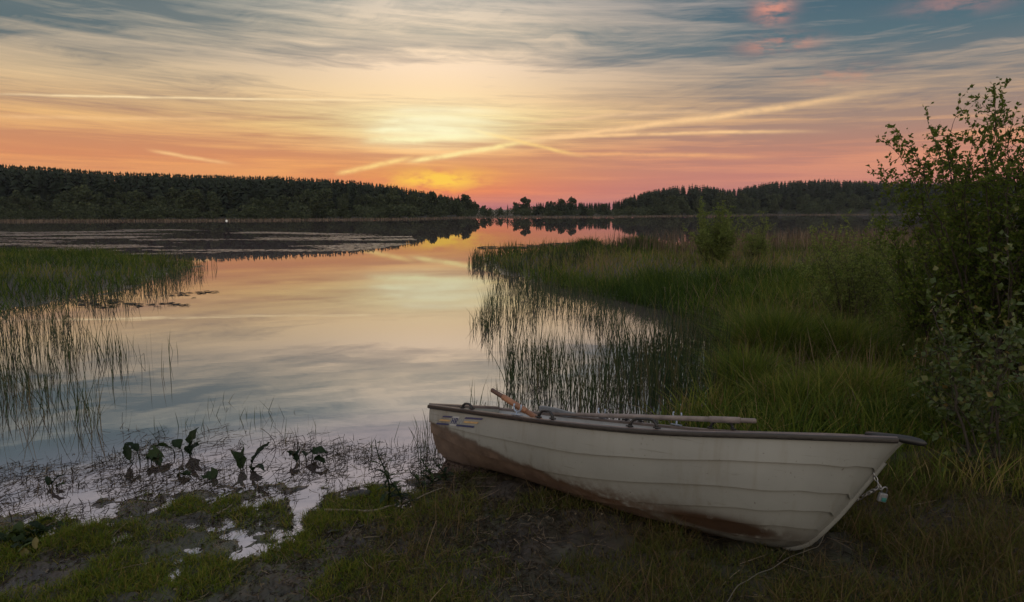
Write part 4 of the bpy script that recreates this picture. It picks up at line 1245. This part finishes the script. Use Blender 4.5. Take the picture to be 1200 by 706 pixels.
rosette(35, 632, 18, .10, .028, 'broad leaved green clump on the mud at the left edge', 3)
rosette(62, 622, 12, .08, .025, 'smaller leafy clump right of the left edge clump', 4)
rosette(36, 655, 5, .09, .02, 'pale grey leaf clump on the mud below the big left clump', 6, 'leaf_big')
rosette(8, 640, 14, .09, .03, 'leafy clump cut by the left edge of the mud bank', 16)

# ------------------------------------------------------------------ driftwood, sticks, stones
M['log'] = simple('wet_wood', (.016, .013, .012), .4, .4, 14, .5)
M['stick'] = simple('grey_stick', (.16, .13, .10), .75, .3, 20, .3)
M['stone'] = simple('wet_stone', (.05, .05, .052), .45, .4, 9, .4)


def stick(pts_px, r0, r1, name, label, mk='stick', cat='stick', dz_=.012, seed=0):
    P_ = []
    for px, py in pts_px:
        p = at(px, py, .03); p[2] = max(gz(p[:2])[0], 0) + dz_; P_.append(p)
    P_ = np.array(P_); n_ = 14; f = np.linspace(0, len(P_) - 1, n_); P_ = np.stack([pchip(range(len(P_)), P_[:, i], f) if len(P_) > 2 else np.interp(f, range(len(P_)), P_[:, i]) for i in range(3)], -1)
    P_ += np.random.default_rng(seed).normal(0, .004, P_.shape)
    G = Geo(); G.tube(P_, np.linspace(r0, r1, n_), 7); return tag(G.build(name, M[mk]), label, cat)


G = Geo(); p = at(421, 580, .02)
sx_ = np.linspace(-1, 1, 12); rg = np.random.default_rng(3); k = 12; a_ = np.arange(k) * 2 * np.pi / k
rg_ = np.stack([np.stack([np.full(k, x * .10), np.cos(a_) * .045 * math.sqrt(max(1 - x * x, .0)) * rg.uniform(.8, 1.2, k), (np.sin(a_) * .034 * math.sqrt(max(1 - x * x, 0))) * rg.uniform(.8, 1.2, k)], -1) for x in sx_]); G.grid(rg_, close_v=True)
o = G.build('driftwood', M['log']); o.location = (p[0], p[1], .02); o.rotation_euler = (0, 0, .3); tag(o, 'dark wet lump of driftwood at the waterline left of the spiky weed', 'driftwood')
stick([(380, 600), (430, 600), (470, 590), (520, 575)], .010, .004, 'branch', 'long pale branch on the mud below the spiky weed', 'stick', 'branch', .03, 1)
stick([(384, 625), (420, 616), (450, 612)], .007, .004, 'branch', 'dark branch lying across the wet mud below the driftwood', 'log', 'branch', .015, 2)
stick([(250, 604), (275, 597), (312, 592)], .010, .005, 'branch', 'dark wet branch at the waterline below the forked plant', 'log', 'branch', .012, 3)
stick([(255, 604), (262, 598), (272, 592)], .005, .004, 'branch', 'short pale stick leaning beside the dark wet branch', 'stick', 'stick', .03, 4)
stick([(55, 616), (72, 608), (82, 605)], .004, .003, 'branch', 'thin grey stick behind the left leafy clumps', 'stick', 'stick', .03, 5)
stick([(1112, 536), (1160, 533), (1200, 531)], .006, .005, 'branch', 'thin fallen twig below the slender sapling', 'stick', 'stick', .10, 6)
stick([(1192, 700), (1198, 694), (1206, 688)], .012, .012, 'branch', 'short dark stump of wood in the bottom right corner', 'stick', 'stick', .03, 7)
stick([(668, 290), (671, 284), (673, 281)], .02, .012, 'stake', 'tiny dark stick poking out of the far water off the point', 'log', 'stake', .0, 8)
bpy.data.objects['stake'].location.z = .0
# white speck: a mooring buoy by the far left shore
p = at(265.5, 259.2, 0.); D_ = p[1]
buoy = empty('mooring_buoy', (p[0], p[1], 0), 0, 'small white buoy on the water by the left far shore', 'buoy')
M['white'] = simple('white_plastic', (.8, .8, .78), .4, .05, 3)
G = Geo(); th = np.linspace(-.5 * np.pi, .5 * np.pi, 9); a_ = np.arange(14) * 2 * np.pi / 14
G.grid(np.stack([np.stack([np.cos(t_) * .2 * np.cos(a_), np.cos(t_) * .2 * np.sin(a_), np.full(14, .06 + .17 * math.sin(t_))], -1) for t_ in th]), close_v=True); G.build('float', M['white'], buoy)
G = Geo(); G.tube([(0, 0, .21), (0, 0, .27)], .03, 8); G.build('lifting_eye', M['galv'], buoy)

# ------------------------------------------------------------------ ground cover near the camera
def cover(name, poly, n, h0, h1, w, label, matk, thr, bias, seed, bend=.6, lean=.4, sharp=8, sc=2.2, k=3, zmin=.004, fade=None):
    q = scatter(poly, n); z = gz(q); v = fbm(q[:, 0] * sc, q[:, 1] * sc, seed, 4)
    keep = (z > zmin) & (RNG.random(n) < np.clip((v - thr) * sharp + .2, .02, 1)) & off_boat(q)
    if fade: keep &= RNG.random(n) < np.clip((fade[0] - q[:, 0]) / (fade[0] - fade[1]), 0, 1)
    q = q[keep]; v = v[keep]; z = z[keep]; n = len(q)
    o = blades(name, np.concatenate([q, (z - .008)[:, None]], 1), RNG.uniform(h0, h1, n) * np.clip(.5 + 1.4 * (v - thr + .2), .4, 1.5), w * RNG.uniform(.6, 1.4, n), M[matk], bend, lean, np.clip(RNG.normal(.42, .2, n) + bias, 0, 1), k)
    return tag(o, label, 'grass', kind='stuff')


FG_L = [(-250, 640), (0, 600), (200, 575), (330, 565), (420, 568), (470, 580), (640, 600), (660, 800), (-250, 800)]
FG_R = [(360, 585), (540, 540), (700, 560), (1000, 560), (1300, 560), (1400, 800), (340, 800)]
cover('shore_grass', FG_L, 120000, .025, .08, .004, 'short bright green grass tufts on the muddy bank', 'grass', .495, .12, 61, fade=(.05, -1.0))
cover('shore_grass', FG_L, 16000, .015, .045, .004, 'moss and seedlings between the puddles', 'grass', .40, -.05, 63, 1.2, .8, fade=(.2, -1.0))
cover('shore_grass', FG_R, 90000, .025, .09, .0038, 'thin mixed grass on the dark ground before the boat', 'soil_grass', .50, .12, 65, fade=(-1.0, -.1))
cover('shore_grass', [(370, 600), (700, 590), (1000, 640), (1400, 600), (1400, 800), (350, 800)], 16000, .05, .20, .0034, 'sparse taller stalks on the ground before the boat', 'soil_grass', .48, .30, 67, .7, .4, fade=(-1.0, -.1))
cover('shore_grass', [(930, 600), (1100, 560), (1450, 560), (1500, 760), (900, 760)], 16000, .06, .22, .0042, 'rough grass around the bow', 'soil_grass', .42, .25, 69)


def litter(name, poly, n, l0, l1, w, label, seed, zlo=None, zhi=None, matk='dead', stand=.0, lift=.008):
    """dead stalks lying every which way"""
    q = scatter(poly, n); z = gz(q)
    v = fbm(q[:, 0] * 2.5, q[:, 1] * 2.5, seed, 4); k_ = RNG.random(n) < np.clip((v - .36) * 4, .03, 1)
    if zhi is not None: k_ &= z < zhi
    if zlo is not None: k_ &= z > zlo
    q = q[k_]; z = np.maximum(z[k_], 0); n = len(q)
    a = RNG.uniform(0, 6.28, n); L_ = RNG.uniform(l0, l1, n); el_ = np.abs(RNG.normal(0, .12, n)); st_ = RNG.random(n) < stand; el_ = np.where(st_, RNG.uniform(.6, 1.5, n), el_)
    d = np.stack([np.cos(a) * np.cos(el_), np.sin(a) * np.cos(el_), np.sin(el_)], -1); sd_ = np.stack([-np.sin(a), np.cos(a), 0 * a], -1)
    V = np.zeros((n, 8, 3)); P_ = np.concatenate([q, (z + lift * RNG.uniform(.3, 1.5, n))[:, None]], 1); bd = RNG.normal(0, .25, n)
    for i, f in enumerate((0, .35, .7, 1)):
        c_ = P_ + d * (L_ * f)[:, None] + sd_ * (L_ * bd * f * f)[:, None]; ww = (w * RNG.uniform(.6, 1.4, n) * (1 - .5 * f) / 2)[:, None]
        up_ = np.stack([0 * a, 0 * a, np.ones(n)], -1) * .5
        V[:, 2 * i] = c_ - (sd_ + up_) * ww; V[:, 2 * i + 1] = c_ + (sd_ + up_) * ww
    b0 = np.arange(n)[:, None] * 8
    Q = np.concatenate([b0 + np.array([[2 * i, 2 * i + 1, 2 * i + 3, 2 * i + 2]]) for i in range(3)])
    o = mesh_np(name, V.reshape(-1, 3), [Q], M[matk], None, True, np.repeat(RNG.random(n)**1.2, 8)); return tag(o, label, 'dead stalks', kind='stuff')


SHAL = [(-200, 640), (-200, 560), (0, 545), (150, 520), (330, 518), (430, 520), (500, 525), (535, 545), (480, 585), (330, 590), (150, 605), (0, 625)]
litter('water_weed', SHAL, 8500, .02, .11, .005, 'broken stalks and weed floating in the shallows', 71, zhi=.006, stand=.22, lift=.006)
litter('water_weed', [(100, 560), (100, 505), (260, 500), (420, 512), (440, 545), (300, 575)], 700, .05, .22, .005, 'longer dark stalks lying on the shallow water', 73, zhi=.006, stand=.08)
litter('dead_grass', FG_L, 16000, .01, .06, .0045, 'dead stalks on the muddy bank', 75, zlo=-.002)
litter('dead_grass', FG_R, 32000, .015, .11, .004, 'dead stalks and leaf litter on the ground before the boat', 77, zlo=-.002, stand=.06)

litter('leaf_litter', FG_L, 2600, .012, .035, .014, 'rotting leaves and bits of reed on the muddy bank', 91, zlo=-.004, matk='dead')
litter('leaf_litter', FG_R, 4200, .012, .04, .013, 'rotting leaves on the ground before the boat', 93, zlo=-.004, matk='dead')
litter('straw', FG_R, 1600, .08, .28, .004, 'long pale straws lying on the ground before the boat', 95, zlo=-.002, matk='reed_dry', stand=.1)
litter('straw', FG_L, 700, .05, .2, .004, 'pale straws lying on the muddy bank', 97, zlo=-.002, matk='reed_dry')

# ------------------------------------------------------------------ evening haze over the lake
hm = bpy.data.materials.new('haze'); hm.use_nodes = True; ht = hm.node_tree; ht.nodes.clear()
vo = ht.nodes.new('ShaderNodeVolumePrincipled'); vo.inputs['Color'].default_value = (.80, .86, .95, 1); vo.inputs['Density'].default_value = .00014; vo.inputs['Anisotropy'].default_value = 0.0
mo = ht.nodes.new('ShaderNodeOutputMaterial'); ht.links.new(vo.outputs[0], mo.inputs['Volume'])
G = Geo(); G.box((0, 200, 19), (2600, 1000, 44)); tag(G.build('haze', hm, None, False), 'thin evening haze over the lake', 'haze', kind='stuff')
